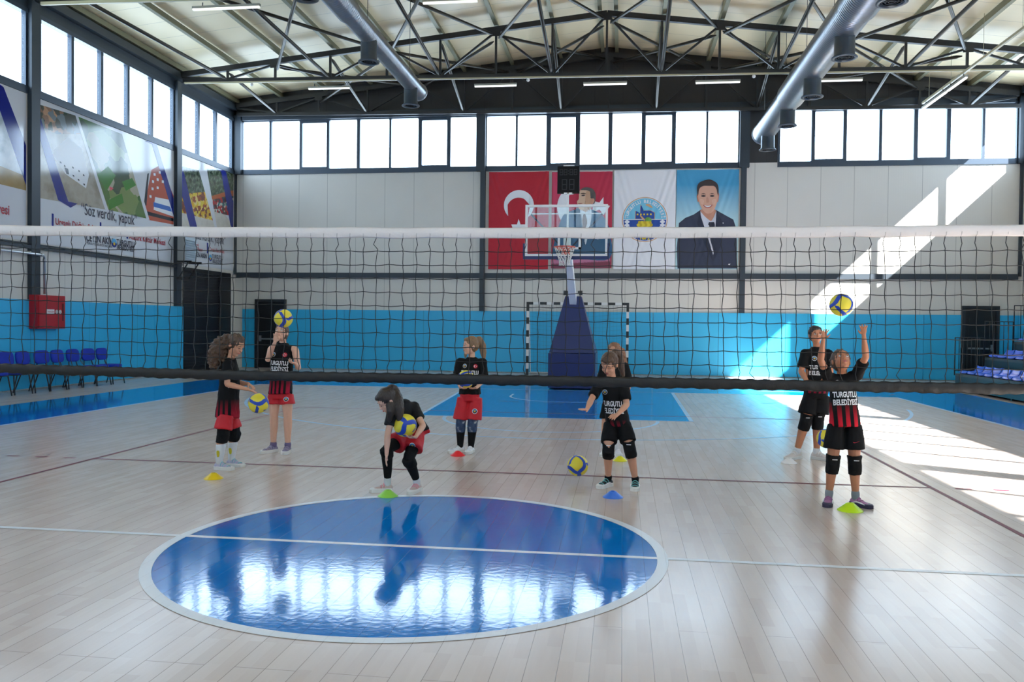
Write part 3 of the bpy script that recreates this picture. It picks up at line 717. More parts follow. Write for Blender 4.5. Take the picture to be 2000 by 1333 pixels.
b2 = [('photo_print', ground, [(60, 199), (148, 226), (208, 410), (60, 384)]),
      ('town_print', town, [(60, 199), (148, 226), (158, 262), (110, 262), (60, 236)]),
      ('building_print', wht, [(100, 300), (132, 268), (160, 290), (174, 342), (168, 368), (128, 340)]),
      ('fields_print', fields, [(153, 228), (238, 262), (290, 428), (211, 410)]),
      ('field_patch', grn, [(190, 342), (211, 325), (226, 343), (208, 374)]), ('field_patch', grn, [(238, 355), (258, 348), (266, 362), (246, 373)]), ('field_patch', grn, [(210, 392), (238, 378), (242, 396), (214, 410)]),
      ('field_patch', pink, [(213, 364), (222, 368), (216, 373)]),
      ('house_print', brick, [(282, 405), (296, 332), (314, 322), (346, 400), (345, 440), (290, 430)]),
      ('house_front', wht, [(303, 385), (338, 392), (343, 425), (300, 410)]), ('house_front', steelb, [(300, 395), (332, 404), (336, 414), (300, 404)]), ('house_front', dwin, [(284, 412), (343, 428), (343, 434), (286, 420)]),
      ('film_strip', dwin, [(281, 400), (288, 340), (291, 338), (286, 402)]),
      ('ribbon', rib, [(60, 160), (72, 209), (133.4, 394), (152, 398), (138, 406), (113.4, 391), (60, 210)]),
      ('ribbon', rib, [(284, 276), (296, 271), (306, 281), (346, 410), (346, 445), (297, 282)]),
      ('divider', vinyl, [(146, 222), (152, 225), (212, 411), (205, 409)]), ('divider', vinyl, [(236, 255), (243, 258), (292, 430), (286, 428)]),
      ('bullet', rib, [(101, 417), (105, 418), (105, 442), (101, 441)]), ('bullet', rib, [(195, 434), (198, 435), (198, 458), (195, 457)]), ('bullet', rib, [(247, 446), (250, 447), (250, 467), (247, 466)])]
for (x, y) in ((117, 315), (125, 322), (128, 330), (141, 325), (153, 332), (162, 340), (142, 341), (152, 349), (163, 358)): b2.append(('window_print', dwin, [(x, y), (x+3, y+2), (x+3, y+5), (x, y+3)]))
b2.append(('window_print', dwin, [(126, 327), (133, 330), (135, 341), (130, 340)]))
for (x, y) in ((297, 352), (306, 348), (296, 366), (306, 364), (292, 381), (316, 352), (300, 338), (310, 334)): b2.append(('window_print', wht, [(x, y), (x+4, y+1), (x+4, y+6), (x, y+5)]))
B2 = banner(11.57, 17.28, 'b', 'glossy printed banner with green fields, red house and slogan above the fire cabinet', b2)
b3 = [('trees_print', trees, [(355, 325), (388, 333), (410, 385), (352, 385)]), ('trees_print', trees, [(404, 330), (440, 332), (468, 345), (468, 392), (412, 388)]),
      ('stalls_print', stalls, [(352, 380), (408, 374), (420, 442), (352, 420)]), ('stalls_print', stalls2, [(408, 385), (468, 388), (468, 425), (416, 415)]),
      ('roof_print', roofo, [(404, 386), (440, 375), (468, 370), (468, 382), (440, 384), (408, 392)]), ('paving_print', paving, [(352, 415), (420, 432), (452, 445), (352, 442)]), ('paving_print', paving, [(414, 412), (440, 420), (458, 445), (420, 440)]),
      ('divider', vinyl, [(388, 331), (404, 331), (424, 446), (420, 446)]),
      ('ribbon', rib, [(346, 322), (357, 328), (386, 448), (372, 448), (346, 345)]), ('ribbon', rib, [(418, 327), (429, 322), (441, 334), (466, 440), (466, 470), (450, 440), (432, 336)]),
      ('bullet', rib, [(404, 474), (407, 475), (407, 496), (404, 495)])]
B3 = banner(17.63, 21.05, 'b', 'short glossy banner with market stall photos in the wall corner above the roller shutter', b3)
b1 = [('photo_print', bluegrey, [(-60, 170), (0, 212), (53, 372), (-60, 340)]), ('sand_print', sandy, [(-60, 300), (52, 345), (53, 373), (-60, 345)]),
      ('ribbon', rib, [(-30, 150), (0, 165), (7, 170), (57, 300), (57, 380), (0, 216), (-30, 150)])]
B1 = banner(5.6, 11.2, 'b', 'glossy banner cut by the photo edge, with a blue ribbon band and red lettering end', b1)
handm = ink
def wtext(t, s, px, py, size, m, bold=0.0, sx=0.72, align='CENTER', name='lettering', sp=1.0):
    P = at_x(px, py, XB+0.0065); text_on(name, s, size, P, (0, 1, 0), (0, 0, 1), m, t, bold, 0, align, sp, sx)
wtext(B2, '“Söz verdik, yaptık”', 216, 421, 0.41, ink, 0.002, 0.72)
wtext(B2, 'Urganlı Düğün Salonu', 108, 433, 0.22, inkred, 0.004, 0.85, 'LEFT')
wtext(B2, 'Hizmet Binası', 200, 449, 0.20, inkred, 0.004, 0.85, 'LEFT')
wtext(B2, 'Atatürk Kültür Merkezi', 252, 462, 0.22, inkred, 0.004, 0.85, 'LEFT')
wtext(B2, 'ÇETİN AKIN', 195, 469, 0.24, ink, 0.006, 0.8)
wtext(B2, 'TURGUTLU BELEDİYE BAŞKANI', 195, 479, 0.08, ink, 0.001, 0.9)
wtext(B2, 'TURGUTLU', 246, 476, 0.20, ink, 0.005, 0.8); wtext(B2, 'BELEDİYESİ', 246, 486, 0.18, ink, 0.005, 0.8)
wtext(B3, '“Söz verdik, yaptık”', 410, 465, 0.40, ink, 0.002, 0.66)
wtext(B3, 'Sergi', 384, 479, 0.16, inkred, 0.003, 0.8); wtext(B3, 'Pazarı', 391, 488, 0.16, inkred, 0.003, 0.8)
wtext(B3, 'Ortak Alım Alanı', 409, 487, 0.18, inkred, 0.003, 0.8, 'LEFT')
wtext(B3, 'ÇETİN AKIN', 390, 499, 0.2, ink, 0.005, 0.8); wtext(B3, 'TURGUTLU', 425, 503, 0.18, ink, 0.004, 0.8); wtext(B3, 'BELEDİYESİ', 425, 512, 0.16, ink, 0.004, 0.8)
wtext(B1, 'Belediyesi', 19, 412, 0.3, inkred, 0.006, 0.8, 'RIGHT')
def small_emblem(t, px, py, r, nrm='X'):
    P = at_x(px, py, XB+0.0065)
    for nm, mt, a0, a1, rr, dx in (('emblem_disc', wht, 0, 360, r, 0), ('emblem_top', mat('emblem_sky', srgb(90, 170, 215), 0.3), 0, 180, r*0.9, 0.001), ('emblem_bottom', inknavy, 180, 360, r*0.9, 0.001), ('emblem_grapes', mat('emblem_gold', srgb(225, 190, 50), 0.3), 0, 360, r*0.33, 0.002)):
        m = MB(); pts = [(P.x+dx, P.y+rr*math.cos(math.radians(a)), P.z+rr*math.sin(math.radians(a)) - (0.15*r if 'grapes' in nm else 0)) for a in [a0+(a1-a0)*i/20 for i in range(21 if a1-a0 < 360 else 20)]]
        m.poly(pts); m.build(nm, [mt], t, P)
small_emblem(B2, 223, 475, 0.13); small_emblem(B3, 411, 504, 0.12)

# ------------------------------------------------------------------ flags and posters on the end wall
def catmull(pts, n=5, closed=True):
    P = [Vector((p[0], p[1])) for p in pts]; N = len(P); out = []
    for i in range(N if closed else N-1):
        p0, p1, p2, p3 = P[(i-1) % N], P[i], P[(i+1) % N], P[(i+2) % N]
        for k in range(n):
            t = k/n; out.append(0.5*((2*p1)+(p2-p0)*t+(2*p0-5*p1+4*p2-p3)*t*t+(3*p1-p0-3*p2+p3)*t**3))
    return [(p.x, p.y) for p in out]
def cloth_fn(x0, x1, z0, z1, amp, seed):
    w, h = x1-x0, z1-z0
    def f(x, z):
        u = (x-x0)/w; v = (z1-z)/h
        a = math.sin(PI*u)*math.exp(-v*3.0)*math.sin(9*v+2.2*math.cos(PI*(u-0.5))*2.5+seed)*0.6
        b = math.exp(-((u-1.0+v*0.75)*7)**2)*math.sin((u+v*0.5)*60+seed)*0.5*math.exp(-v*1.2)
        c = math.sin(u*14+seed*2+v*1.5)*0.22*(0.3+v)
        d = math.exp(-((u-v*0.6)*6)**2)*math.sin((u-v*0.5)*55+seed)*0.4*math.exp(-v*1.5)
        return YB-0.045-amp*(0.6+a+b+c+d)
    return f
def print_on(name, pts, lay, m, parent, fn, sub=0.12):
    bm = bmesh.new(); vs = [bm.verts.new((x, 0, z)) for x, z in pts]; bm.faces.new(vs)
    bmesh.ops.triangulate(bm, faces=bm.faces)
    sub = min(sub, 0.05)
    for _ in range(8):
        es = [e for e in bm.edges if e.calc_length() > sub]
        if not es: break
        bmesh.ops.subdivide_edges(bm, edges=es, cuts=1); bmesh.ops.triangulate(bm, faces=bm.faces)
    c = Vector((sum(p[0] for p in pts)/len(pts), 0, sum(p[1] for p in pts)/len(pts)))
    for v in bm.verts: v.co.y = fn(v.co.x, v.co.z)-0.005*lay; 
    c.y = fn(c.x, c.z)
    for v in bm.verts: v.co -= c
    for f in bm.faces: f.smooth = True
    me = bpy.data.meshes.new(name); bmesh.ops.recalc_face_normals(bm, faces=bm.faces); bm.to_mesh(me); bm.free(); me.materials.append(m)
    return link(name, me, parent, c)
def flag(name, label, px0, px1, pytop, pybot, m, amp, seed, grp='hanging flags and posters on the end wall'):
    a = at_y(px0, pytop, 21.1); b = at_y(px1, pybot, 21.1); x0, x1, z1, z0 = a.x, b.x, a.z, b.z
    fn = cloth_fn(x0, x1, z0, z1, amp, seed)
    t = thing(name, label, 'flag' if 'flag' in name else 'poster', ((x0+x1)/2, YB-0.03, z0), grp)
    nx, nz = 90, 130; vs = []; fs = []
    for s in (0, 1):
        for j in range(nz+1):
            for i in range(nx+1):
                x = x0+(x1-x0)*i/nx; z = z0+(z1-z0)*j/nz; vs.append((x, fn(x, z)+0.003*s, z))
    for j in range(nz):
        for i in range(nx): q = j*(nx+1)+i; fs.append((q, q+1, q+nx+2, q+nx+1))
    o = (nx+1)*(nz+1)
    fs += [tuple(k+o for k in f[::-1]) for f in fs[:]]
    mb = MB(); mb.add(vs, fs, 0, True); mb.build('cloth', [m], t, ((x0+x1)/2, YB-0.03, z0))
    mb = MB(); mb.tube([(x0, YB-0.05, z1+0.01), (x1, YB-0.05, z1+0.01)], 0.012, 8); mb.build('top_rod', [white], t, (x0, YB-0.05, z1))
    return t, fn, (x0, x1, z0, z1)
def P6(zx, zy): v = at_y(960+zx/6.058, 320+zy/6.058, 21.1); return (v.x, v.z)
def P7(zx, zy): v = at_y(1190+zx/6.058, 320+zy/6.058, 21.1); return (v.x, v.z)
def col(name, r, g, b, rough=0.6): return mat(name, srgb(r, g, b), rough)
redc = col('flag_red', 184, 22, 44); whitec = col('flag_white', 232, 232, 236)
def star(cx, cz, r, rot=0):
    return [(cx+(r if k % 2 == 0 else r*0.382)*math.cos(rot+PI/2+k*PI/5), cz+(r if k % 2 == 0 else r*0.382)*math.sin(rot+PI/2+k*PI/5)) for k in range(10)]
def crescent(cx, cz, R, r, dx, dz, n=40):
    # outer circle minus offset inner circle
    d = math.hypot(dx, dz); base = math.atan2(dz, dx); a = math.acos((d*d+R*R-r*r)/(2*d*R)); b = math.acos((d*d+r*r-R*R)/(2*d*r))
    out = [(cx+R*math.cos(base+a+(2*PI-2*a)*i/n), cz+R*math.sin(base+a+(2*PI-2*a)*i/n)) for i in range(n+1)]
    ix, iz = cx+dx, cz+dz; b2 = PI-b
    out += [(ix+r*math.cos(base-b2-(2*PI-2*b2)*0+ -((0))-( (2*PI-2*b2))*i/n), iz+r*math.sin(base-b2-(2*PI-2*b2)*i/n)) for i in range(1, n)]
    return out
t, fn, bb = flag('wall_flag', 'red flag with white crescent and star hanging on the end wall', 955, 1070, 336, 526, redc, 0.03, 0.4)
a = P6(322, 490); R = abs(P6(500, 490)[0]-a[0])
print_on('crescent', crescent(a[0], a[1], R, R*0.80, 0.0-R*0.02, -R*0.30), 1, whitec, t, fn)
s = P6(320, 735); print_on('star', star(s[0], s[1]-0.03, R*0.52), 1, whitec, t, fn)
# the portrait poster
t, fn, bb = flag('wall_poster', 'red poster of a man in a blue suit, half behind the shot clock', 1078, 1194, 336, 524, col('poster_red', 190, 40, 70), 0.022, 1.7)
def pr(nm, pts, lay, m, P=P6, smooth=True, sub=0.2):
    q = [P(*p) for p in pts]; q = catmull(q, 4) if smooth else q
    return print_on(nm, q, lay, m, t, fn, sub)
pr('backdrop_print', [(722, 104), (1030, 104), (960, 330), (722, 560)], 1, col('poster_pink', 205, 62, 96), smooth=False)
pr('crescent_print', [(850, 340), (975, 330), (970, 360), (915, 375), (890, 450), (900, 600), (830, 670), (790, 600), (775, 500), (800, 400)], 2, whitec)
print_on('star_print', star(*P6(1290, 500), R*0.62, -0.3), 2, whitec, t, fn, 0.2)
pr('band_print', [(708, 1180), (1405, 1150), (1405, 1235), (708, 1240)], 2, col('band_mauve', 130, 60, 80), smooth=False)
pr('band_print', [(708, 1140), (1405, 1120), (1405, 1160), (708, 1190)], 2, col('band_pink', 196, 120, 150), smooth=False)
pr('suit_print', [(745, 1130), (748, 900), (800, 720), (870, 590), (1050, 530), (1180, 540), (1320, 620), (1400, 800), (1400, 1120), (1070, 1130)], 3, col('suit_blue', 44, 92, 128))
pr('lapel_print', [(980, 560), (1050, 540), (1090, 800), (1108, 960), (1060, 900), (1000, 740)], 4, col('suit_dark', 34, 74, 106))
pr('shirt_print', [(1050, 545), (1120, 560), (1175, 530), (1180, 640), (1130, 900), (1105, 950), (1080, 800), (1058, 640)], 4, col('print_shirt', 222, 224, 232))
pr('tie_print', [(1085, 610), (1110, 600), (1132, 690), (1110, 760), (1085, 765), (1076, 680)], 5, col('tie_brown', 130, 104, 98))
pr('neck_print', [(1065, 460), (1170, 450), (1178, 530), (1120, 570), (1060, 545)], 4, col('skin_shade', 196, 156, 130))
skinp = col('skin_print', 218, 184, 156)
pr('face_print', [(1060, 300), (1120, 296), (1180, 330), (1205, 420), (1180, 480), (1120, 530), (1060, 548), (1028, 520), (1018, 480), (1012, 445), (1036, 410), (1034, 360)], 5, skinp)
pr('face_side_print', [(1120, 330), (1190, 340), (1200, 430), (1160, 500), (1100, 540), (1110, 450)], 6, col('skin_side', 200, 158, 128))
pr('hair_print', [(1055, 310), (1085, 285), (1140, 280), (1200, 300), (1232, 360), (1228, 440), (1205, 480), (1190, 420), (1170, 400), (1185, 350), (1140, 318), (1090, 312)], 7, col('hair_grey', 92, 86, 82))
pr('ear_print', [(1172, 425), (1205, 410), (1218, 440), (1195, 475), (1172, 465)], 8, col('ear_skin', 206, 150, 124))
pr('eye_print', [(1062, 376), (1085, 366), (1110, 372), (1084, 384)], 8, col('eye_dark', 70, 62, 62)); pr('brow_print', [(1050, 356), (1085, 346), (1120, 356), (1085, 358)], 8, col('brow_dark', 90, 72, 60))
pr('mouth_print', [(1022, 468), (1060, 464), (1076, 470), (1040, 478)], 8, col('lip_print', 170, 110, 96))
pr('pocket_print', [(1240, 860), (1275, 865), (1272, 890), (1245, 892)], 5, whitec)
# the emblem flag
t, fn, bb = flag('wall_flag', 'white flag with a round blue town emblem hanging between the two portrait posters', 1200, 1318, 333, 526, whitec, 0.035, 3.1)
c = P7(420, 660); Rr = abs(P7(690, 660)[0]-c[0])
gold = col('emblem_gold2', 212, 164, 120); ltb = col('emblem_lightblue', 118, 196, 224); nvy = col('emblem_navy', 32, 74, 158); yel = col('emblem_yellow', 228, 206, 52); yel2 = col('emblem_yellow_dark', 206, 176, 40); grn2 = col('emblem_green', 110, 160, 70)
def disc(r, a0=0, a1=360, n=60, cx=None, cz=None):
    cx = c[0] if cx is None else cx; cz = c[1] if cz is None else cz
    return [(cx+r*math.cos(math.radians(a0+(a1-a0)*i/n)), cz+r*math.sin(math.radians(a0+(a1-a0)*i/n))) for i in range(n+(0 if a1-a0 >= 360 else 1))]
def emblem(c, Rr, t, fn, k=1.0, full=True):
    D = lambda r, a0=0, a1=360, n=60: disc(r*Rr, a0, a1, n, c[0], c[1])
    print_on('emblem_ring', D(1.0), 1, gold, t, fn, 0.25); print_on('emblem_ring_inner', D(0.965), 2, whitec, t, fn, 0.25)
    print_on('emblem_top', D(0.94, 0, 180, 40), 3, ltb, t, fn, 0.25); print_on('emblem_bottom', D(0.94, 180, 360, 40), 3, nvy, t, fn, 0.25)
emblem(c, Rr, t, fn)
def ex(u, v): return (c[0]+u*Rr, c[1]+v*Rr)
print_on('emblem_divider', [ex(-0.94, -0.012), ex(0.94, -0.012), ex(0.94, 0.015), ex(-0.94, 0.015)], 4, whitec, t, fn, 0.25)
fac = [(-0.41, 0.03), (0.41, 0.03), (0.41, 0.30), (0.26, 0.39), (0.26, 0.28), (0.10, 0.39), (0.10, 0.28), (-0.06, 0.39), (-0.06, 0.28), (-0.14, 0.33), (-0.15, 0.62), (-0.19, 0.62), (-0.20, 0.28), (-0.24, 0.28), (-0.40, 0.39)]
print_on('factory_outline', [ex(u*1.07, v*1.07-0.015) for u, v in fac], 4, gold, t, fn, 0.25)
print_on('factory_print', [ex(u, v) for u, v in fac], 5, nvy, t, fn, 0.25)
for i in range(5):
    u = -0.32+i*0.145; print_on('factory_window', [ex(u-0.035, 0.19), ex(u+0.035, 0.19), ex(u+0.035, 0.26), ex(u-0.035, 0.26)], 6, yel, t, fn, 1)
for row, cnt in enumerate((5, 6, 5, 4, 3, 2, 1)):
    for j in range(cnt):
        u = (j-(cnt-1)/2)*0.115; v = -0.13-row*0.115
        print_on('grape', disc(0.07*Rr, 0, 360, 14, *ex(u, v)), 6+row % 2, yel if (j+row) % 2 else yel2, t, fn, 1)
print_on('vine_leaf', catmull([ex(0.0, -0.02), ex(0.1, 0.1), ex(0.25, 0.06), ex(0.3, -0.06), ex(0.12, -0.08)], 4), 8, grn2, t, fn, 1)
print_on('vine_stem', catmull([ex(-0.22, 0.16), ex(-0.16, 0.17), ex(0.0, 0.0), ex(-0.05, -0.04)], 4), 8, gold, t, fn, 1)
print_on('wheat_print', catmull([ex(0.02, 0.66), ex(0.2, 0.68), ex(0.34, 0.52), ex(0.2, 0.55)], 4), 4, gold, t, fn, 1)
for s in (-1, 1):
    for (u, v) in ((0.78, -0.1), (0.78, -0.25), (0.68, -0.4), (0.55, -0.6), (0.4, -0.74)):
        for (du, dv) in ((-0.055, 0), (0.055, 0), (0, 0.04), (0, -0.04)):
            print_on('cotton_boll', disc(0.055*Rr, 0, 360, 10, *ex(s*u+du, v+dv)), 5, whitec, t, fn, 1)
def arc_text(s, R0, size, a0, a1, lay, m, t, fn, cx, cz, bold=0.004):
    for i, ch in enumerate(s):
        if ch == ' ': continue
        a = math.radians(a0+(a1-a0)*i/(len(s)-1)); me = text_mesh(ch, size, bold)
        rx, rz = math.sin(a), -math.cos(a)   # right vector along the arc (clockwise)
        ux, uz = math.cos(a), math.sin(a)
        px, pz = cx+R0*ux, cz+R0*uz
        base = Vector((px, 0, pz)); y0 = fn(px, pz)
        for v in me.vertices:
            X = px+v.co.x*rx+v.co.y*ux; Z = pz+v.co.x*rz+v.co.y*uz; v.co = Vector((X-px, fn(X, Z)-0.005*lay-y0, Z-pz))
        me.materials.clear(); me.materials.append(m); link('emblem_letter', me, t, Vector((px, y0, pz)))
arc_text('TURGUTLU BELEDİYESİ', Rr*0.80, Rr*0.2, 172, 8, 5, whitec, t, fn, *c)
yr = text_mesh('1872', Rr*0.24, 0.004); pz = c[1]-Rr*0.82
for v in yr.vertices: X = c[0]+v.co.x; Z = pz+v.co.y; v.co = Vector((v.co.x, fn(X, Z)-0.02-fn(c[0], pz), v.co.y))
yr.materials.clear(); yr.materials.append(yel); link('emblem_year', yr, t, Vector((c[0], fn(c[0], pz), pz)))
# the pale-blue portrait poster
bluep = bpy.data.materials.new('poster_sky'); bluep.use_nodes = True
_n = bluep.node_tree; _b = _n.nodes['Principled BSDF']; _tc = _n.nodes.new('ShaderNodeTexCoord'); _s = _n.nodes.new('ShaderNodeSeparateXYZ'); _r = _n.nodes.new('ShaderNodeValToRGB')
_n.links.new(_tc.outputs['Generated'], _s.inputs[0]); _n.links.new(_s.outputs[2], _r.inputs[0]); _n.links.new(_r.outputs[0], _b.inputs['Base Color']); _b.inputs['Roughness'].default_value = 0.6
_r.color_ramp.elements[0].position = 0.45; _r.color_ramp.elements[0].color = (*srgb(186, 220, 226), 1); _r.color_ramp.elements[1].position = 0.85; _r.color_ramp.elements[1].color = (*srgb(66, 156, 200), 1)
t, fn, bb = flag('wall_poster', 'sky blue poster of a smiling man in a dark suit and tie', 1322, 1441, 332, 526, bluep, 0.035, 5.3)
def p7(nm, pts, lay, m, smooth=True, sub=0.25): return pr(nm, pts, lay, m, P7, smooth, sub)
suit = col('suit_navy', 48, 54, 76); suit2 = col('suit_navy_dark', 36, 42, 62)
p7('suit_print', [(808, 1240), (800, 1000), (812, 860), (826, 700), (900, 640), (1000, 600), (1080, 545), (1260, 545), (1330, 610), (1470, 660), (1495, 740), (1510, 900), (1510, 1240)], 1, suit, False)
p7('shirt_print', [(1078, 548), (1262, 550), (1285, 640), (1282, 760), (1268, 900), (1230, 1080), (1196, 900), (1130, 760), (1085, 640)], 2, col('print_shirt2', 214, 216, 226), False)
p7('lapel_print', [(1072, 560), (1090, 640), (1130, 760), (1200, 980), (1230, 1160), (1120, 940), (1040, 700)], 3, suit2, False)
p7('lapel_print', [(1268, 560), (1290, 640), (1284, 780), (1262, 960), (1232, 1160), (1320, 980), (1350, 700)], 3, suit2, False)
p7('tie_print', [(1180, 690), (1240, 690), (1250, 720), (1238, 745), (1262, 850), (1240, 1060), (1196, 900), (1196, 745), (1170, 720)], 4, suit2, False)
p7('neck_print', [(1085, 540), (1250, 540), (1250, 600), (1215, 668), (1190, 672), (1110, 600)], 4, col('skin_neck', 196, 140, 116))
p7('ear_print', [(1036, 380), (1050, 360), (1060, 440), (1048, 450)], 4, col('ear_skin2', 200, 130, 110)); p7('ear_print', [(1300, 360), (1288, 350), (1278, 440), (1290, 450)], 4, col('ear_skin2', 200, 130, 110))
p7('face_print', [(1060, 270), (1120, 240), (1220, 240), (1275, 290), (1284, 400), (1268, 480), (1230, 560), (1180, 590), (1130, 575), (1080, 500), (1055, 420), (1050, 340)], 5, col('skin_print2', 216, 166, 142))
p7('cheek_print', [(1075, 420), (1120, 430), (1110, 480), (1085, 470)], 6, col('cheek_print', 224, 180, 158)); p7('cheek_print', [(1215, 430), (1262, 420), (1250, 480), (1225, 480)], 6, col('cheek_print', 224, 180, 158))
p7('hair_print', [(1045, 380), (1040, 300), (1052, 240), (1100, 205), (1180, 186), (1240, 205), (1280, 240), (1294, 300), (1290, 380), (1278, 350), (1268, 300), (1240, 265), (1180, 262), (1120, 262), (1080, 280), (1062, 310), (1054, 360)], 7, col('hair_dark', 62, 50, 50))
eyed = col('eye_dark2', 60, 48, 48)
for (x0) in (1085, 1188): p7('eye_print', [(x0, 382), (x0+28, 370), (x0+58, 382), (x0+28, 394)], 7, eyed); p7('brow_print', [(x0-4, 362), (x0+28, 350), (x0+62, 362), (x0+28, 358)], 7, col('brow2', 84, 62, 56))
p7('nose_print', [(1150, 400), (1168, 400), (1182, 450), (1165, 462), (1148, 458)], 7, col('nose_print', 204, 150, 126))
p7('smile_print', [(1112, 488), (1165, 496), (1220, 486), (1200, 515), (1165, 526), (1130, 514)], 7, col('lips_print', 176, 92, 88)); p7('teeth_print', [(1124, 492), (1165, 499), (1208, 491), (1190, 508), (1165, 514), (1140, 508)], 8, whitec)
p7('badge_print', [(1342, 696), (1352, 696), (1354, 706), (1344, 708)], 4, whitec); p7('mark_print', [(1408, 1188), (1435, 1184), (1420, 1200)], 4, whitec)

# ------------------------------------------------------------------ basketball stand
navy = mat('hoop_pad_navy', (0.003, 0.014, 0.105), 0.4, bump=0.05, bscale=20); whitep = mat('hoop_white', (0.78, 0.79, 0.8), 0.35); orange = mat('rim_orange', srgb(214, 66, 34), 0.35)
acry = glass_mat('clear_board', (0.90, 0.95, 0.95)); acry.node_tree.nodes['Mix Shader'].inputs[0].default_value = 0.02
t = thing('basketball_stand', 'portable basketball stand with navy padded base and clear backboard', 'basketball hoop', (0.25, 15.2, 0))
Yb0 = 14.6
def PY(px, py, y): return at_y(px, py, y)
xl, xr = PY(1070.3, 720, Yb0).x, PY(1162.6, 720, Yb0).x; zt = PY(1110, 690, Yb0).z
m = MB(); m.box(xl, xr, Yb0, Yb0+1.9, 0.03, zt-0.01); m.build('base_padding', [navy], t, (0.2, Yb0, 0.4))
a = PY(1104, 579, Yb0+0.25); b = PY(1135.5, 579, Yb0+0.25)
m = MB(); lo = [(xl+0.02, Yb0+0.02, zt+0.005), (xr-0.01, Yb0+0.02, zt+0.005), (xr-0.01, Yb0+1.7, zt+0.005), (xl+0.02, Yb0+1.7, zt+0.005)]; hi = [(a.x, Yb0+0.25, a.z), (b.x, Yb0+0.25, a.z), (b.x, Yb0+0.65, a.z), (a.x, Yb0+0.65, a.z)]
m.add(lo+hi, [(0, 1, 2, 3), (4, 5, 6, 7), (0, 1, 5, 4), (1, 2, 6, 5), (2, 3, 7, 6), (3, 0, 4, 7)]); m.build('mast_padding', [navy], t, (0.2, Yb0, 1.4))
m = MB(); c0 = (a+b)/2; c0.y = Yb0+0.4; c1 = PY(1108, 500, 13.0); m.bar(c0-Vector((0, 0, 0.2)), (c1.x, 13.0, 3.3), 0.17, 0.2); m.box(c1.x-0.07, c1.x+0.07, 12.72, 13.05, 3.15, 3.6); m.build('arm', [whitep], t, c0)
m = MB(); 
for s in (-1, 1): m.tube([(c0.x+s*0.19, Yb0+0.1, c0.z+0.02), (c0.x+s*0.19, Yb0+0.1, c0.z+0.13)], 0.045, 12); m.tube([(c0.x+s*0.12, Yb0+0.12, c0.z+0.1), (c0.x+s*0.22, Yb0+0.12, c0.z+0.1)], 0.03, 10)
m.tube([(c0.x-0.15, Yb0+0.2, c0.z), (c0.x-0.15, Yb0+0.2, c0.z+0.1)], 0.02, 8)
m.build('hinge', [mat('hinge_dark', (0.05, 0.05, 0.05), 0.4, 0.5)], t, c0)
bx0, bx1, bz0, bz1 = PY(1026.5, 400, 12.6).x, PY(1187.5, 400, 12.6).x, 3.10, 4.235; bc = ((bx0+bx1)/2, 12.6, 3.6)
bd = None
m = MB(); f = 0.05
m.box(bx0, bx1, 12.58, 12.63, bz1-f, bz1); m.box(bx0, bx1, 12.58, 12.63, bz0, bz0+f); m.box(bx0, bx0+f, 12.58, 12.63, bz0+f, bz1-f); m.box(bx1-f, bx1, 12.58, 12.63, bz0+f, bz1-f)
bd = m.build('backboard_frame', [whitep], t, bc)
m = MB(); m.box(bx0+f, bx1-f, 12.6, 12.61, bz0+f, bz1-f); m.build('glass', [acry], bd, bc)
hx = (PY(1103, 483, 12.2)).x
m = MB(); tx0, tx1, tz0, tz1 = hx-0.03-0.295+0.14, hx+0.09+0.295-0.06, 3.25, 3.70
for q in ((tx0-0.0, tx0+0.05, tz0, tz1), (tx1-0.05, tx1, tz0, tz1), (tx0, tx1, tz1-0.05, tz1), (tx0, tx1, tz0, tz0+0.05)): m.box(q[0], q[1], 12.594, 12.599, q[2], q[3])
m.build('target_square', [whitep], bd, bc)
m = MB(); m.box(bx0-0.04, bx1+0.04, 12.56, 12.64, bz0-0.07, bz0-0.001); m.box(bx0-0.045, bx0-0.001, 12.56, 12.64, bz0-0.001, bz0+0.28); m.box(bx1+0.001, bx1+0.045, 12.56, 12.64, bz0-0.001, bz0+0.28); m.build('edge_padding', [navy], bd, bc)
m = MB()
m.bar((bx0+0.12, 12.66, bz1-0.2), (c1.x-0.1, 12.75, 3.3), 0.035); m.bar((bx1-0.12, 12.66, bz1-0.2), (c1.x+0.1, 12.75, 3.3), 0.035)
m.build('brace', [mat('strut_dark', srgb(40, 50, 70), 0.4, 0.4)], t, bc)
m = MB(); m.bar((bx0+0.08, 12.66, bz1-0.19), (bx1-0.08, 12.66, bz1-0.19), 0.025); m.build('cross_bar', [whitep], t, bc)
m = MB(); rc = Vector((hx, 12.2, 3.262)); m.tube([rc+Vector((0.225*math.cos(a*PI/18), 0.225*math.sin(a*PI/18), 0)) for a in range(36)], 0.012, 8, closed=True)
m.box(hx-0.07, hx+0.07, 12.42, 12.58, 3.235, 3.275); m.box(hx-0.09, hx+0.09, 12.56, 12.579, 3.13, 3.29); m.bar((hx-0.2, 12.3, 3.25), (hx-0.06, 12.56, 3.2), 0.015); m.bar((hx+0.2, 12.3, 3.25), (hx+0.06, 12.56, 3.2), 0.015)
m.build('rim', [orange], t, rc)
m = MB(); N = 12; lv = [(0.222, 0.0), (0.19, -0.1), (0.155, -0.19), (0.125, -0.27), (0.115, -0.34), (0.12, -0.4)]
for k in range(N):
    for s in (1, -1):
        pts = []
        for j, (r, dz) in enumerate(lv):
            aa = 2*PI*(k+s*j*0.5)/N; pts.append(rc+Vector((r*math.cos(aa), r*math.sin(aa), dz)))
        m.tube(pts, [0.006]*5+[0.011], 5)
m.build('net', [mat('cotton_white', (0.75, 0.74, 0.7), 0.8)], t, rc)
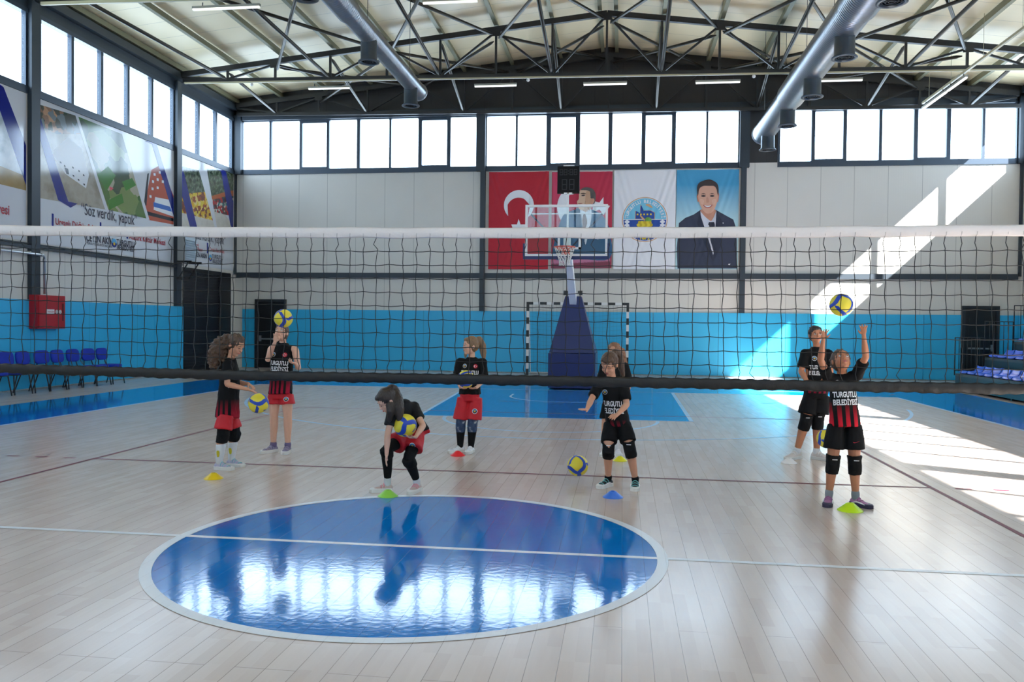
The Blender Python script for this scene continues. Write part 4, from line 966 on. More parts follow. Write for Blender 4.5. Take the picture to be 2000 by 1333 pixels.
# shot clock above the board
t = thing('shot_clock', 'black shot clock with dim digits on a white post above the backboard', 'shot clock', (0.18, 12.9, 4.3))
k0 = PY(1089, 325, 12.9); k1 = PY(1131.5, 377, 12.9)
m = MB(); m.box(k0.x, k1.x, 12.9, 13.02, k1.z, k0.z); m.build('housing', [mat('clock_black', (0.006, 0.006, 0.007), 0.6, spec=0.2)], t, (0.18, 12.9, 4.8))
dig = mat('dim_digits', srgb(46, 46, 50), 0.5)
def seg8(x, z, w, h, mb):
    s = w*0.16
    for q in ((0, w, h-s, h), (0, w, 0, s), (0, w, h/2-s/2, h/2+s/2), (0, s, 0, h), (w-s, w, 0, h)): mb.box(x+q[0], x+q[1], 12.894, 12.8995, z+q[2], z+q[3])
m = MB(); W = k1.x-k0.x
for i, u in enumerate((0.1, 0.29, 0.55, 0.74)): seg8(k0.x+u*W, k0.z-0.2, 0.15*W, 0.13, m)
for dz in (0.1, 0.16): m.box(k0.x+0.485*W, k0.x+0.515*W, 12.894, 12.8995, k0.z-dz-0.02, k0.z-dz)
for u in (0.2, 0.53): seg8(k0.x+u*W, k1.z+0.07, 0.24*W, 0.24, m)
m.build('digits', [dig], t, (0.18, 12.9, 4.8))
m = MB(); xp = PY(1109, 390, 12.8).x; m.box(xp-0.022, xp+0.022, 12.82, 12.86, 3.62, k1.z-0.001); m.box(xp-0.09, xp+0.09, 12.82, 12.9, k1.z-0.03, k1.z-0.001); m.build('post', [whitep], t, (xp, 12.8, 4))
m = MB(); m.box(k0.x+0.13, k1.x-0.12, 12.93, 12.98, k0.z, k0.z+0.03); m.build('top_lamp', [whitep], t, (0.2, 12.9, 5.1))

# ------------------------------------------------------------------ handball goal
t = thing('handball_goal', 'handball goal with black and white banded posts and a net, before the cyan padded wall', 'goal', (0, 20.1, 0))
gy = 20.1; gx0, gx1 = PY(1030.5, 650, gy).x, PY(1225.5, 650, gy).x; gz = PY(1130, 591, gy).z
def banded(a, b, n, first, nm):
    m = MB(); a = Vector(a); b = Vector(b)
    for i in range(n): m.bar(a+(b-a)*i/n, a+(b-a)*(i+1)/n, 0.08, 0.08, (i+first) % 2, up=(0, 1, 0))
    m.build(nm, [black, white], t, a)
banded((gx0, gy, gz-0.081), (gx0, gy, 0.0), 11, 0, 'post'); banded((gx1, gy, gz-0.081), (gx1, gy, 0.0), 11, 0, 'post')
banded((gx0-0.04, gy, gz-0.04), (gx1+0.04, gy, gz-0.04), 15, 0, 'crossbar')
m = MB()
for x in (gx0, gx1):
    m.tube([(x, gy+0.04, gz-0.04), (x, gy+0.3, gz-0.04), (x, gy+0.85, 0.04), (x, gy+0.04, 0.04)], 0.02, 8)
m.tube([(gx0, gy+0.85, 0.04), (gx1, gy+0.85, 0.04)], 0.02, 8); m.build('back_frame', [white], t, (0, gy+0.8, 0.1))
m = MB(); netm = mat('goal_net_grey', srgb(60, 90, 120), 0.7)
nx = 28
def gp(u, v):  # v 0 top .. 1 bottom
    x = gx0+(gx1-gx0)*u; sag = math.sin(PI*u)
    if v < 0.15: q = v/0.15; return Vector((x, gy+0.04+0.26*q, gz-0.05-0.16*sag*q))
    q = (v-0.15)/0.85; return Vector((x, gy+0.3+0.52*q, (gz-0.05-0.16*sag)*(1-q)+0.05*q))
for i in range(nx+1): m.tube([gp(i/nx, j/20) for j in range(21)], 0.0022, 3, cap=False)
for j in range(1, 21): m.tube([gp(i/nx, j/20) for i in range(nx+1)], 0.0022, 3, cap=False)
for x in (gx0, gx1):
    for j in range(1, 14):
        z = gz*j/14; dy = 0.3+0.55*(1-j/14); m.tube([(x, gy+0.04, z), (x, gy+dy, z)], 0.0022, 3, cap=False)
    for i in range(1, 6):
        y = gy+0.04+i*0.13; m.tube([(x, y, 0.05), (x, y, gz-0.05 if y < gy+0.3 else gz*(1-(y-gy-0.3)/0.55))], 0.0022, 3, cap=False)
m.build('goal_net', [netm], t, (0, gy+0.5, 1))

# ------------------------------------------------------------------ bleachers
t = thing('bleacher', 'dark steel bleacher with three tiers of blue plastic seats and railings beside the far door', 'bleacher', (11, 14, 0))
bs = mat('bleacher_frame', srgb(36, 38, 42), 0.4, 0.4); bdeck = mat('bleacher_deck', srgb(60, 58, 54), 0.5); seatb = mat('seat_blue_plastic', srgb(24, 96, 225), 0.25)
TI = [(9.98, 0.50, 17.0), (10.72, 0.92, 17.1), (11.46, 1.34, 17.2)]
for i, (x, z, ye) in enumerate(TI):
    x1 = TI[i+1][0] if i < 2 else XR-0.08
    m = MB(); m.box(x, min(x1-0.002, x+1.2), 7.0, ye, z-0.12, z-0.06); m.build('deck', [bdeck], t, (x, 12, z))
    m = MB(); m.box(x, x+0.05, 7.0, ye, 0.05, z-0.121)
    for yy in (8, 10, 12, 14, 16): m.box(x+0.06, x1-0.01, yy, yy+0.06, 0.0, z-0.121)
    m.box(x+0.06, x1-0.01, ye-0.06, ye, 0.0, z-0.121)
    m.build('support_frame', [bs], t, (x, 12, 0.1))
def seat_mesh():
    m = MB(); vs = []; fs = []; nu, nv = 8, 8
    prof = [(0.0, -0.03), (0.04, 0.005), (0.14, 0.0), (0.28, -0.012), (0.36, 0.0), (0.40, 0.05), (0.425, 0.12), (0.43, 0.14), (0.445, 0.135)]
    for s in (0, 1):
        for (dx, dz) in prof:
            for j in range(nv+1):
                v = j/nv*2-1; zz = dz+0.02*abs(v)**3; vs.append((dx, v*0.22, zz-0.012*s))
    W = nv+1; n0 = len(prof)*W
    for i in range(len(prof)-1):
        for j in range(nv):
            q = i*W+j; fs.append((q, q+1, q+W+1, q+W)); fs.append((q+n0, q+W+n0, q+W+1+n0, q+1+n0))
    for i in range(len(prof)-1):
        for j in (0, nv): q = i*W+j; fs.append((q, q+W, q+W+n0, q+n0))
    m.add(vs, fs, 0, True); m.box(0.1, 0.3, -0.05, 0.05, -0.059, -0.014); return m
sm = None
for (x, z, ye) in TI:
    y = ye-0.3
    while y > 8.4:
        if sm is None:
            o = seat_mesh().build('seat', [seatb], t); sm = o
        else: o = sm.copy(); COL.objects.link(o)
        o.parent = t; o.location = Vector((x+0.06, y, z))-t.location; y -= 0.48
def railing(x0, x1, ye, z0, h, nbar):
    m = MB(); m.tube([(x0, ye, z0), (x0, ye, z0+h), (x1, ye, z0+h), (x1, ye, z0)], 0.017, 8); m.tube([(x0, ye, z0+0.12), (x1, ye, z0+0.12)], 0.012, 6)
    for i in range(1, nbar+1): xx = x0+(x1-x0)*i/(nbar+1); m.tube([(xx, ye, z0+0.12), (xx, ye, z0+h)], 0.009, 6)
    m.build('railing', [bs], t, (x0, ye, z0))
railing(9.98, 10.68, 17.06, 0.39, 0.98, 6); railing(10.74, 11.42, 17.16, 0.81, 0.98, 5); railing(11.48, 12.6, 17.26, 1.23, 0.98, 6)
m = MB(); m.lathe([(0.001, 0), (0.06, 0), (0.06, 0.07), (0.001, 0.07)], (9.85, 16.9, 0.0), 16, axis='Z'); m.build('foot_pad', [bs], t, (11, 16, 0))

# ------------------------------------------------------------------ volleyball net
def netY(x): return 0.2528+0.027*x
nt_ = thing('volleyball_net', 'black volleyball net with white top tape stretched across the hall', 'volleyball net', (0, 0.25, 0))
nblack = mat('net_cord_black', (0.012, 0.011, 0.011), 0.6); tape = mat('net_tape_white', srgb(226, 220, 218), 0.7, bump=0.3, bscale=40); bandm = mat('net_band_black', srgb(22, 21, 22), 0.55, var=0.25, vscale=10, bump=0.35, bscale=30)
def ntop(x): return 2.265+0.0016*(x-0.9)**2*0.9     # top edge with a slight sag
def nbot(x): return 1.142 - 0.006*x*0 + (0.0 if x > -1.5 else 0.012*(-1.5-x))
NXW = 4.75
m = MB(); vs = []; fs = []; n0 = 240
for i in range(n0+1):
    x = -NXW+2*NXW*i/n0; y = netY(x); z1 = ntop(x)+0.002*math.sin(x*9); z0 = z1-0.078+0.002*math.sin(x*13+1); r = 0.012+0.004*math.sin(x*21)
    for (dy, zz) in ((0, z1), (-r*0.8, z1-0.012), (-r, (z0+z1)/2), (-r*0.7, z0+0.008), (0, z0), (r*0.7, z0+0.008), (r, (z0+z1)/2), (r*0.8, z1-0.012)): vs.append((x, y+dy, zz))
for i in range(n0):
    for k in range(8): a_ = i*8+k; b_ = i*8+(k+1) % 8; fs.append((a_, b_, b_+8, a_+8))
m.add(vs, fs, 0, True); m.build('top_tape', [tape], nt_, (0, 0.25, 2.2))
m = MB(); vs = []; fs = []
rnd = random.Random(3)
for i in range(n0*2+1):
    x = -NXW+2*NXW*i/(n0*2); y = netY(x); z1 = nbot(x)+0.062+0.003*math.sin(x*6.283*10); z0 = z1-0.075+0.003*math.sin(x*17+1)
    r = 0.010+0.003*math.sin(x*62.83)+0.002*math.sin(x*31)
    for (dy, zz) in ((0, z1), (-r*0.8, z1-0.012), (-r, (z0+z1)/2), (-r*0.7, z0+0.008), (0, z0), (r*0.7, z0+0.008), (r, (z0+z1)/2), (r*0.8, z1-0.012)): vs.append((x, y+dy, zz))
for i in range(n0*2):
    for k in range(8): a_ = i*8+k; b_ = i*8+(k+1) % 8; fs.append((a_, b_, b_+8, a_+8))
m.add(vs, fs, 0, True); m.build('bottom_band', [bandm], nt_, (0, 0.25, 1.1))
m = MB(); sx = 0.0992; x0n = -3.2351; i0 = -15; i1 = 80
nd = {}
for i in range(i0, i1+1):
    ph = rnd.uniform(-1, 1)
    for j in range(0, 11):
        x = x0n+i*sx; zt_ = ntop(x)-0.075; zb_ = nbot(x)+0.055; f_ = j/10
        jx = 0.0 if j in (0,) else 0.004*math.sin(i*1.3+j*2.1)+rnd.uniform(-0.003, 0.003)
        if j == 10: jx += 0.012*math.sin(i*0.35)
        if x < -1: jx += 0.016*(f_-0.5)*-1
        if x > 2: jx += 0.03*(f_-0.3)
        jz = (0.003*(-1)**(i+j)+rnd.uniform(-0.002, 0.002)) if 0 < j < 10 else 0
        nd[i, j] = Vector((x+jx, netY(x)+rnd.uniform(-0.003, 0.003), zt_+(zb_-zt_)*f_+jz))
for i in range(i0, i1+1):
    pts = []
    for j in range(10):
        a_, b_ = nd[i, j], nd[i, j+1]
        k_ = 0.0045*(-1)**(i+j) + (0.0 if j not in (0, 9) else rnd.choice((-0.008, 0.0, 0.0, 0.0, 0.003)))
        pts += [a_, a_+(b_-a_)*0.12+Vector((k_*0.5, 0, 0)), a_+(b_-a_)*0.5+Vector((k_*(2 if j in (0, 9) else 0), 0, 0)), a_+(b_-a_)*0.88-Vector((k_*0.5, 0, 0))]
    pts.append(nd[i, 10]); m.tube(pts, 0.0029, 5, cap=False)
for j in range(1, 10):
    pts = []
    for i in range(i0, i1):
        a_, b_ = nd[i, j], nd[i+1, j]; pts += [a_+Vector((0, 0.002, 0)), a_+(b_-a_)*0.5+Vector((0, 0, -0.0015))]
    pts.append(nd[i1, j]); m.tube(pts, 0.0029, 5, cap=False)
m.build('net_mesh', [nblack], nt_, (0, 0.25, 1.7))
m = MB()   # stitches through the tapes
for i in range(i0, i1+1):
    p = nd[i, 0]; m.tube([p+Vector((0, -0.002, -0.004)), p+Vector((0.003, -0.014, 0.012)), p+Vector((0.004, -0.0135, 0.03))], 0.0022, 4)
m.build('tape_stitches', [mat('stitch_grey', srgb(190, 184, 182), 0.6)], nt_, (0, 0.25, 2.2))
for s in (-1, 1):
    p = thing('net_post', 'steel volleyball net post at the %s end of the net' % ('chair side' if s < 0 else 'bleacher side'), 'net post', (s*5.2, netY(s*5.2), 0), 'net posts')
    y = netY(s*5.2); m = MB(); m.tube([(s*5.2, y, 0), (s*5.2, y, 2.5)], 0.045, 16); m.tube([(s*5.2, y, 0), (s*5.2, y, 0.02)], 0.12, 20); m.build('pole', [galv], p, (s*5.2, y, 1))
    m = MB(); m.tube([(s*5.2-s*0.046, y, 2.23), (s*4.75, netY(s*4.75), ntop(s*4.75)-0.04)], 0.004, 6); m.tube([(s*5.2-s*0.046, y, 1.2), (s*4.75, netY(s*4.75), nbot(s*4.75)+0.03)], 0.004, 6); m.build('tension_cord', [nblack], p, (s*5, y, 2))

# ------------------------------------------------------------------ training cones
def cone(px, py, wpx, c, label, rough=0.35):
    g = at_z(px, py, 0.0); d = (g-CAM).length; r = wpx/2*d/FPX
    t = thing('training_cone', label, 'training cone', (g.x, g.y+0.0, 0.0), 'flat marker cones on the floor')
    m = MB(); h = r*0.62
    m.lathe([(r, 0.001), (r, 0.004), (r*0.95, 0.008), (r*0.62, h*0.55), (r*0.34, h*0.93), (r*0.28, h), (r*0.22, h), (r*0.20, h*0.9), (r*0.58, h*0.5), (r*0.92, 0.001), (r, 0.001)], (g.x, g.y, 0), 36, cap=False)
    m.build('shell', [mat('cone_'+label.split()[0]+label.split()[1], c, rough)], t, (g.x, g.y, 0.0)); return t
cone(417, 935.5, 34, srgb(238, 200, 20), 'warm yellow marker cone by the curly haired girl with white socks')
cone(757.5, 970, 39, srgb(150, 214, 80), 'pale green marker cone by the shoe of the bending girl')
cone(894, 890.5, 29, srgb(240, 40, 50), 'red marker cone before the girl hugging a ball')
cone(1211, 900.5, 28, srgb(235, 225, 40), 'lemon yellow marker cone between the two girls standing one behind the other')
cone(1197, 972, 39, srgb(60, 120, 220), 'blue marker cone before the girl in black shorts bouncing a ball')
cone(1541, 905, 29, srgb(235, 232, 232), 'white marker cone by the feet of the boy at the back')
cone(1660.5, 998, 44, srgb(200, 235, 20), 'lime marker cone by the lilac shoe of the reaching girl')

# ------------------------------------------------------------------ volleyballs
def ball_mat():
    m = bpy.data.materials.new('volleyball_leather'); m.use_nodes = True; n = m.node_tree; b = n.nodes['Principled BSDF']
    b.inputs['Roughness'].default_value = 0.42
    return m
byel = mat('ball_yellow', srgb(232, 214, 60), 0.45, bump=0.15, bscale=400); bblu = mat('ball_blue', srgb(30, 70, 180), 0.45, bump=0.15, bscale=400); bseam = mat('ball_seam', srgb(120, 110, 60), 0.6)
def volleyball(loc, rot, label, held=None):
    R_ = 0.104
    t = thing('volleyball', label, 'volleyball', loc, 'yellow and blue volleyballs')
    # swirl panels: three curved blue bands meeting near two poles
    N, H = 150, 90
    def band(p):   # p unit vector -> 0 yellow, 1 blue, 2 seam
        best = 9
        for k in range(3):
            for s in (1, -1):
                a = 2*PI*k/3 + (PI/3 if s < 0 else 0)
                az = math.atan2(p.y, p.x)-a; el = math.asin(max(-1, min(1, p.z)))
                az = (az+PI) % (2*PI)-PI
                e = el*s
                c_ = 0.55*math.sin(e*1.9)      # curved path from pole to past equator
                if e > -0.35: best = min(best, abs(az-c_)*math.cos(el)-0.0)
        return best
    yl = MB(); bl = MB()
    vs = []
    for i in range(H+1):
        ph = PI*i/H
        for k in range(N): th = 2*PI*k/N; vs.append(Vector((math.sin(ph)*math.cos(th), math.sin(ph)*math.sin(th), math.cos(ph))))
    fy = []; fb = []
    for i in range(H):
        for k in range(N):
            f = (i*N+k, (i+1)*N+k, (i+1)*N+(k+1) % N, i*N+(k+1) % N); c_ = sum((vs[q] for q in f), Vector()).normalized(); d = band(c_)
            (fb if d < 0.21 else fy).append(f)
    rm = Matrix.Rotation(rot[2], 3, 'Z') @ Matrix.Rotation(rot[1], 3, 'Y') @ Matrix.Rotation(rot[0], 3, 'X')
    L = Vector(loc)
    yl.add([L+rm @ v*R_ for v in vs], fy, 0, True); bl.add([L+rm @ v*(R_+0.0006) for v in vs], fb, 0, True)
    for mb, nm, mt in ((yl, 'yellow_panels', byel), (bl, 'blue_panels', bblu)):
        o = mb.build(nm, [mt], t, loc); bm = bmesh.new(); bm.from_mesh(o.data)
        bmesh.ops.delete(bm, geom=[v for v in bm.verts if not v.link_faces], context='VERTS'); bm.to_mesh(o.data); bm.free()
    t['_r'] = R_
    lg = text_mesh('MIKASA', 0.03, 0.0006) 
    for v in lg.vertices:
        q = Vector((math.cos(v.co.x/R_)*math.cos(0.45+v.co.y/R_), math.sin(v.co.x/R_), math.sin(0.45+v.co.y/R_))).normalized()*(R_+0.0016); v.co = rm @ q
    lg.materials.clear(); lg.materials.append(bblu); link('logo_print', lg, t, L)
    return t
def ball_at(px, py, wpx, rot, label):
    d = 0.208*FPX/wpx; r0 = ray(px, py); p = CAM + r0*d   # depth along the view axis
    return volleyball(tuple(p), rot, label)

# ------------------------------------------------------------------ people: one continuous body mesh each, clothing and hair as children
def fuse(mb, name, mats, parent, loc, voxel=0.005, smooth=3, fac=0.5, disp=None):
    me = bpy.data.meshes.new('tmp'); me.from_pydata([tuple(v) for v in mb.v], [], mb.f)
    bm = bmesh.new(); bm.from_mesh(me); bmesh.ops.recalc_face_normals(bm, faces=bm.faces); bm.to_mesh(me); bm.free()
    o = bpy.data.objects.new('tmp', me); COL.objects.link(o)
    r = o.modifiers.new('r', 'REMESH'); r.mode = 'VOXEL'; r.voxel_size = voxel; r.use_smooth_shade = True
    s = o.modifiers.new('s', 'SMOOTH'); s.factor = fac; s.iterations = smooth
    dg = bpy.context.evaluated_depsgraph_get(); nm = bpy.data.meshes.new_from_object(o.evaluated_get(dg)); nm.name = name
    bpy.data.objects.remove(o); bpy.data.meshes.remove(me)
    L = Vector(loc)
    if disp:
        nrm = [v.normal.copy() for v in nm.vertices]
        for v, q in zip(nm.vertices, nrm): v.co += q*disp(v.co, q)
    for v in nm.vertices: v.co -= L
    nm.materials.clear()
    for m_ in (mats if isinstance(mats, list) else [mats]): nm.materials.append(m_)
    for p in nm.polygons: p.use_smooth = True
    return link(name, nm, parent, L)
def chain(mb, pr, n=14, sub=4):
    # rounded tapered limb through (point, radius) pairs, smoothly interpolated
    P = [Vector(p) for p, r in pr]; Rr_ = [r for p, r in pr]; pts = []; rs = []
    for i in range(len(P)-1):
        p0, p1, p2, p3 = P[max(i-1, 0)], P[i], P[i+1], P[min(i+2, len(P)-1)]
        for k in range(sub):
            t = k/sub; q = 0.5*((2*p1)+(p2-p0)*t+(2*p0-5*p1+4*p2-p3)*t*t+(3*p1-p0-3*p2+p3)*t**3)
            pts.append(p1.lerp(p2, t)*0.5+q*0.5); rs.append(Rr_[i]*(1-t)+Rr_[i+1]*t)
    pts.append(P[-1]); rs.append(Rr_[-1]); mb.tube(pts, rs, n)
    for q in (0, -1): mb.ball(pts[q], rs[q], n)
    return mb
def ringloft(mb, rings, n=28, cap=True, sq=2.4):
    # rings: (center, half vector a, half vector b)
    vs = []
    for c, a, b in rings:
        for k in range(n):
            t = 2*PI*k/n; ca, sa = math.cos(t), math.sin(t); rr = (abs(ca)**sq+abs(sa)**sq)**(-1/sq); vs.append(Vector(c)+Vector(a)*ca*rr+Vector(b)*sa*rr)
    fs = [(i*n+k, i*n+(k+1) % n, (i+1)*n+(k+1) % n, (i+1)*n+k) for i in range(len(rings)-1) for k in range(n)]
    if cap: fs += [list(range(n))[::-1], [(len(rings)-1)*n+k for k in range(n)]]
    mb.add(vs, fs, 0, True)
def hand(mb, W, D, Nn, thumb, curl=0.2, spread=0.12, s=1.0, el=None):
    D = D.normalized(); Nn = (Nn-D*Nn.dot(D)).normalized(); S = D.cross(Nn)*thumb     # S points to the thumb side
    ringloft(mb, [(W-D*0.012*s, S*0.017*s, Nn*0.014*s), (W+D*0.012*s, S*0.02*s, Nn*0.0125*s), (W+D*0.035*s, S*0.027*s, Nn*0.012*s), (W+D*0.058*s, S*0.028*s, Nn*0.010*s), (W+D*0.066*s, S*0.026*s, Nn*0.008*s)], 16)
    for k, (off, ln) in enumerate(((0.021, 0.048), (0.0072, 0.054), (-0.0068, 0.050), (-0.0205, 0.040))):
        a = spread*(1.5-k); d = (D+S*a).normalized(); p = W+D*0.060*s+S*off*s; pts = [(p-d*0.01*s, 0.0072*s)]; ang = 0.0
        for seg in (0.42, 0.32, 0.26):
            ang += curl*(1.2 if seg > 0.4 else 1.0); dd = d*math.cos(ang)+Nn*math.sin(ang); pts.append((p, 0.0068*s)); p = p+dd*ln*seg*s
        pts.append((p, 0.0056*s)); chain(mb, pts, 8, 2)
    d = (D*0.62+S*0.75+Nn*0.25).normalized(); p = W+D*0.016*s+S*0.018*s
    d2 = (D*0.85+S*0.4+Nn*(0.3+curl*0.5)).normalized()
    chain(mb, [(p-d*0.008*s, 0.0095*s), (p+d*0.022*s, 0.0085*s), (p+d*0.026*s+d2*0.016*s, 0.0072*s), (p+d*0.026*s+d2*0.028*s, 0.006*s)], 8, 2)
def skin_mat(name, c):
    m = mat(name, c, 0.5, var=0.06, vscale=30); m.node_tree.nodes['Principled BSDF'].inputs['Subsurface Weight'].default_value = 0.12
    m.node_tree.nodes['Principled BSDF'].inputs['Subsurface Radius'].default_value = (0.02, 0.008, 0.004); return m
def hair_mat(name, c, c2):
    if name in _M: return _M[name]
    m = mat(name, c, 0.42); n = m.node_tree; b = n.nodes['Principled BSDF']
    tc = n.nodes.new('ShaderNodeTexCoord'); mp = n.nodes.new('ShaderNodeMapping'); mp.inputs['Scale'].default_value = (90, 90, 7); no = n.nodes.new('ShaderNodeTexNoise'); no.inputs['Scale'].default_value = 2.5; no.inputs['Detail'].default_value = 5
    n.links.new(tc.outputs['Object'], mp.inputs[0]); n.links.new(mp.outputs[0], no.inputs['Vector'])
    mx = n.nodes.new('ShaderNodeMix'); mx.data_type = 'RGBA'; mx.inputs[6].default_value = (*c, 1); mx.inputs[7].default_value = (*c2, 1); n.links.new(no.outputs['Fac'], mx.inputs[0]); n.links.new(mx.outputs[2], b.inputs['Base Color'])
    bp = n.nodes.new('ShaderNodeBump'); bp.inputs['Strength'].default_value = 0.8; bp.inputs['Distance'].default_value = 0.004; n.links.new(no.outputs['Fac'], bp.inputs['Height']); n.links.new(bp.outputs[0], b.inputs['Normal'])
    return m
def jersey_mat(name, z_top, z_bot, period=0.052, axis=(1, 0, 0), redc_=(0.42, 0.008, 0.03), off=0.0, dark=(0.006, 0.006, 0.007)):
    m = bpy.data.materials.new(name); m.use_nodes = True; n = m.node_tree; b = n.nodes['Principled BSDF']; b.inputs['Roughness'].default_value = 0.8; b.inputs['Specular IOR Level'].default_value = 0.2
    tc = n.nodes.new('ShaderNodeTexCoord'); sx = n.nodes.new('ShaderNodeSeparateXYZ'); n.links.new(tc.outputs['Object'], sx.inputs[0])
    dt = n.nodes.new('ShaderNodeVectorMath'); dt.operation = 'DOT_PRODUCT'; n.links.new(tc.outputs['Object'], dt.inputs[0]); dt.inputs[1].default_value = axis
    def M(op, a, b_=None, cl=False):
        q = n.nodes.new('ShaderNodeMath'); q.operation = op; q.use_clamp = cl
        for i, v in enumerate((a, b_)):
            if v is None: continue
            if hasattr(v, 'links'): n.links.new(v, q.inputs[i])
            else: q.inputs[i].default_value = v
        return q.outputs[0]
    st = M('GREATER_THAN', M('SINE', M('MULTIPLY', M('ADD', dt.outputs['Value'], off), 2*PI/period)), -0.1)
    gr = M('DIVIDE', M('SUBTRACT', z_top, sx.outputs[2]), z_top-z_bot, True)
    fac = M('MULTIPLY', st, gr)
    mx = n.nodes.new('ShaderNodeMix'); mx.data_type = 'RGBA'; mx.inputs[6].default_value = (*dark, 1); mx.inputs[7].default_value = (*redc_, 1)
    n.links.new(fac, mx.inputs[0]); n.links.new(mx.outputs[2], b.inputs['Base Color'])
    return m
def cloth_noise(amp, sc, seed=0):
    from mathutils import noise
    return lambda co, q: amp*(noise.noise(Vector((co.x*sc+seed, co.y*sc, co.z*sc*0.55)))+0.5*noise.noise(Vector((co.x*sc*2.2, co.y*sc*2.2+seed, co.z*sc*1.3))))
shoe_white = mat('shoe_sole_white', srgb(220, 218, 214), 0.5)
def shoe(parent, ank, d, L, c_up, c_sole, c_strap, straps=2, nm='shoe', c_mid=None):
    d = Vector((d.x, d.y, 0)).normalized(); S = Vector((-d.y, d.x, 0)); heel = Vector((ank.x, ank.y, 0))-d*L*0.22; U = Vector((0, 0, 1))
    W = [(0.0, 0.55, 0.22), (0.04, 0.78, 0.30), (0.14, 0.86, 0.37), (0.26, 0.80, 0.385), (0.36, 0.80, 0.36), (0.48, 0.90, 0.285), (0.62, 1.0, 0.225), (0.78, 1.0, 0.18), (0.9, 0.84, 0.15), (0.975, 0.5, 0.12), (1.0, 0.2, 0.09)]
    m = MB(); hw = L*0.19
    outl = [(s_, w_) for s_, w_, h_ in W]
    pts = [heel+d*(s_*L)+S*(w_*hw*1.04) for s_, w_ in outl]+[heel+d*(s_*L)-S*(w_*hw*1.04) for s_, w_ in outl[::-1]]
    N = len(pts); lo = [p+U*0.001 for p in pts]; hi = [p+U*(0.029+0.006*(1 if i < 4 or i > N-5 else 0)) for i, p in enumerate(pts)]
    cen = sum(pts, Vector())/N
    m.add(lo+hi+[cen+(p-cen)*0.9+U*0.038 for p in pts], [list(range(N))[::-1]]+[(i, (i+1) % N, N+(i+1) % N, N+i) for i in range(N)]+[(N+i, N+(i+1) % N, 2*N+(i+1) % N, 2*N+i) for i in range(N)]+[[2*N+i for i in range(N)]], 0)
    sh = None; m2 = MB(); vs = []; n = 14
    for s_, w_, h_ in W:
        c = heel+d*(s_*L)
        for k in range(n+1):
            t = PI*k/n; vs.append(c+S*(math.cos(t)*w_*hw*0.97)+U*(0.02+math.sin(t)**0.8*(h_*L-0.02)))
    fs = [(i*(n+1)+k, i*(n+1)+k+1, (i+1)*(n+1)+k+1, (i+1)*(n+1)+k) for i in range(len(W)-1) for k in range(n)]
    fs += [list(range(n+1)), [(len(W)-1)*(n+1)+k for k in range(n+1)][::-1]]
    fs += [(i*(n+1)+n, i*(n+1), (i+1)*(n+1), (i+1)*(n+1)+n) for i in range(len(W)-1)]
    m2.add(vs, fs, 0, True)
    up = m2.build(nm, [c_up], parent, heel)
    m.build('sole', [c_sole], up, heel)
    for i in range(straps):
        s_ = 0.38+i*0.115; c = heel+d*(s_*L); h_ = (0.345-0.08*(i))*L+0.004 if i < 3 else 0.05; w_ = 0.84*hw; m = MB(); pp_ = []
        for k in range(9):
            t = PI*(0.12+0.76*k/8); pp_.append(c+S*(math.cos(t)*w_)+U*(0.02+math.sin(t)**0.8*(h_-0.02)))
        m.tube(pp_, 0.0055 if straps <= 2 else 0.0035, 6); m.build('strap' if straps <= 2 else 'lace', [c_strap], up, c)
    if c_mid:
        for sg in (1, -1):
            m = MB(); pp_ = [heel+d*(s_*L)+S*sg*(w_*hw)+U*h_ for s_, w_, h_ in ((0.15, 0.9, 0.032), (0.35, 0.88, 0.045), (0.55, 0.98, 0.042), (0.75, 1.01, 0.032))]
            m.tube(pp_, [0.004, 0.006, 0.006, 0.003], 6); m.build('side_stripe', [c_mid], up, heel)
    return up
def decal(name, me, origin, right, up, target, m, parent, lift=0.003):
    right = right.normalized(); up = (up-right*up.dot(right)).normalized(); nn = right.cross(up)
    off = wloc(target)
    bvh = BVHTree.FromPolygons([v.co+off for v in target.data.vertices], [p.vertices[:] for p in target.data.polygons])
    bm = bmesh.new(); bm.from_mesh(me); bmesh.ops.triangulate(bm, faces=bm.faces)
    for _ in range(3):
        es = [e for e in bm.edges if e.calc_length() > 0.012]
        if not es: break
        bmesh.ops.subdivide_edges(bm, edges=es, cuts=1); bmesh.ops.triangulate(bm, faces=bm.faces)
    last = None; kill = []
    for v in bm.verts:
        P = origin+right*v.co.x+up*v.co.y; h = bvh.ray_cast(P+nn*0.35, -nn, 0.6)
        if h[0] is None: kill.append(v); continue
        v.co = h[0]+nn*lift-origin
    if kill: bmesh.ops.delete(bm, geom=kill, context='VERTS')
    if not bm.verts: bm.free(); return None
    bm.to_mesh(me); bm.free(); me.materials.clear(); me.materials.append(m); return link(name, me, parent, origin)
def disc_mesh(r, n=28, a0=0, a1=360):
    me = bpy.data.meshes.new('d'); k = n if a1-a0 >= 360 else n+1
    vs = [(r*math.cos(math.radians(a0+(a1-a0)*i/n)), r*math.sin(math.radians(a0+(a1-a0)*i/n)), 0) for i in range(k)]
    me.from_pydata(vs, [], [list(range(k))]); return me
def poly_mesh(pts):
    me = bpy.data.meshes.new('p'); me.from_pydata([(x, y, 0) for x, y in pts], [], [list(range(len(pts)))]); return me
wprint = mat('print_white_cloth', srgb(225, 225, 228), 0.6); rprint = mat('print_red_cloth', srgb(190, 20, 45), 0.6); bprint = mat('print_blue_cloth', srgb(70, 130, 180), 0.6); kprint = mat('print_dark_cloth', srgb(26, 30, 60), 0.6); gprint = mat('print_gold_cloth', srgb(214, 180, 60), 0.6)
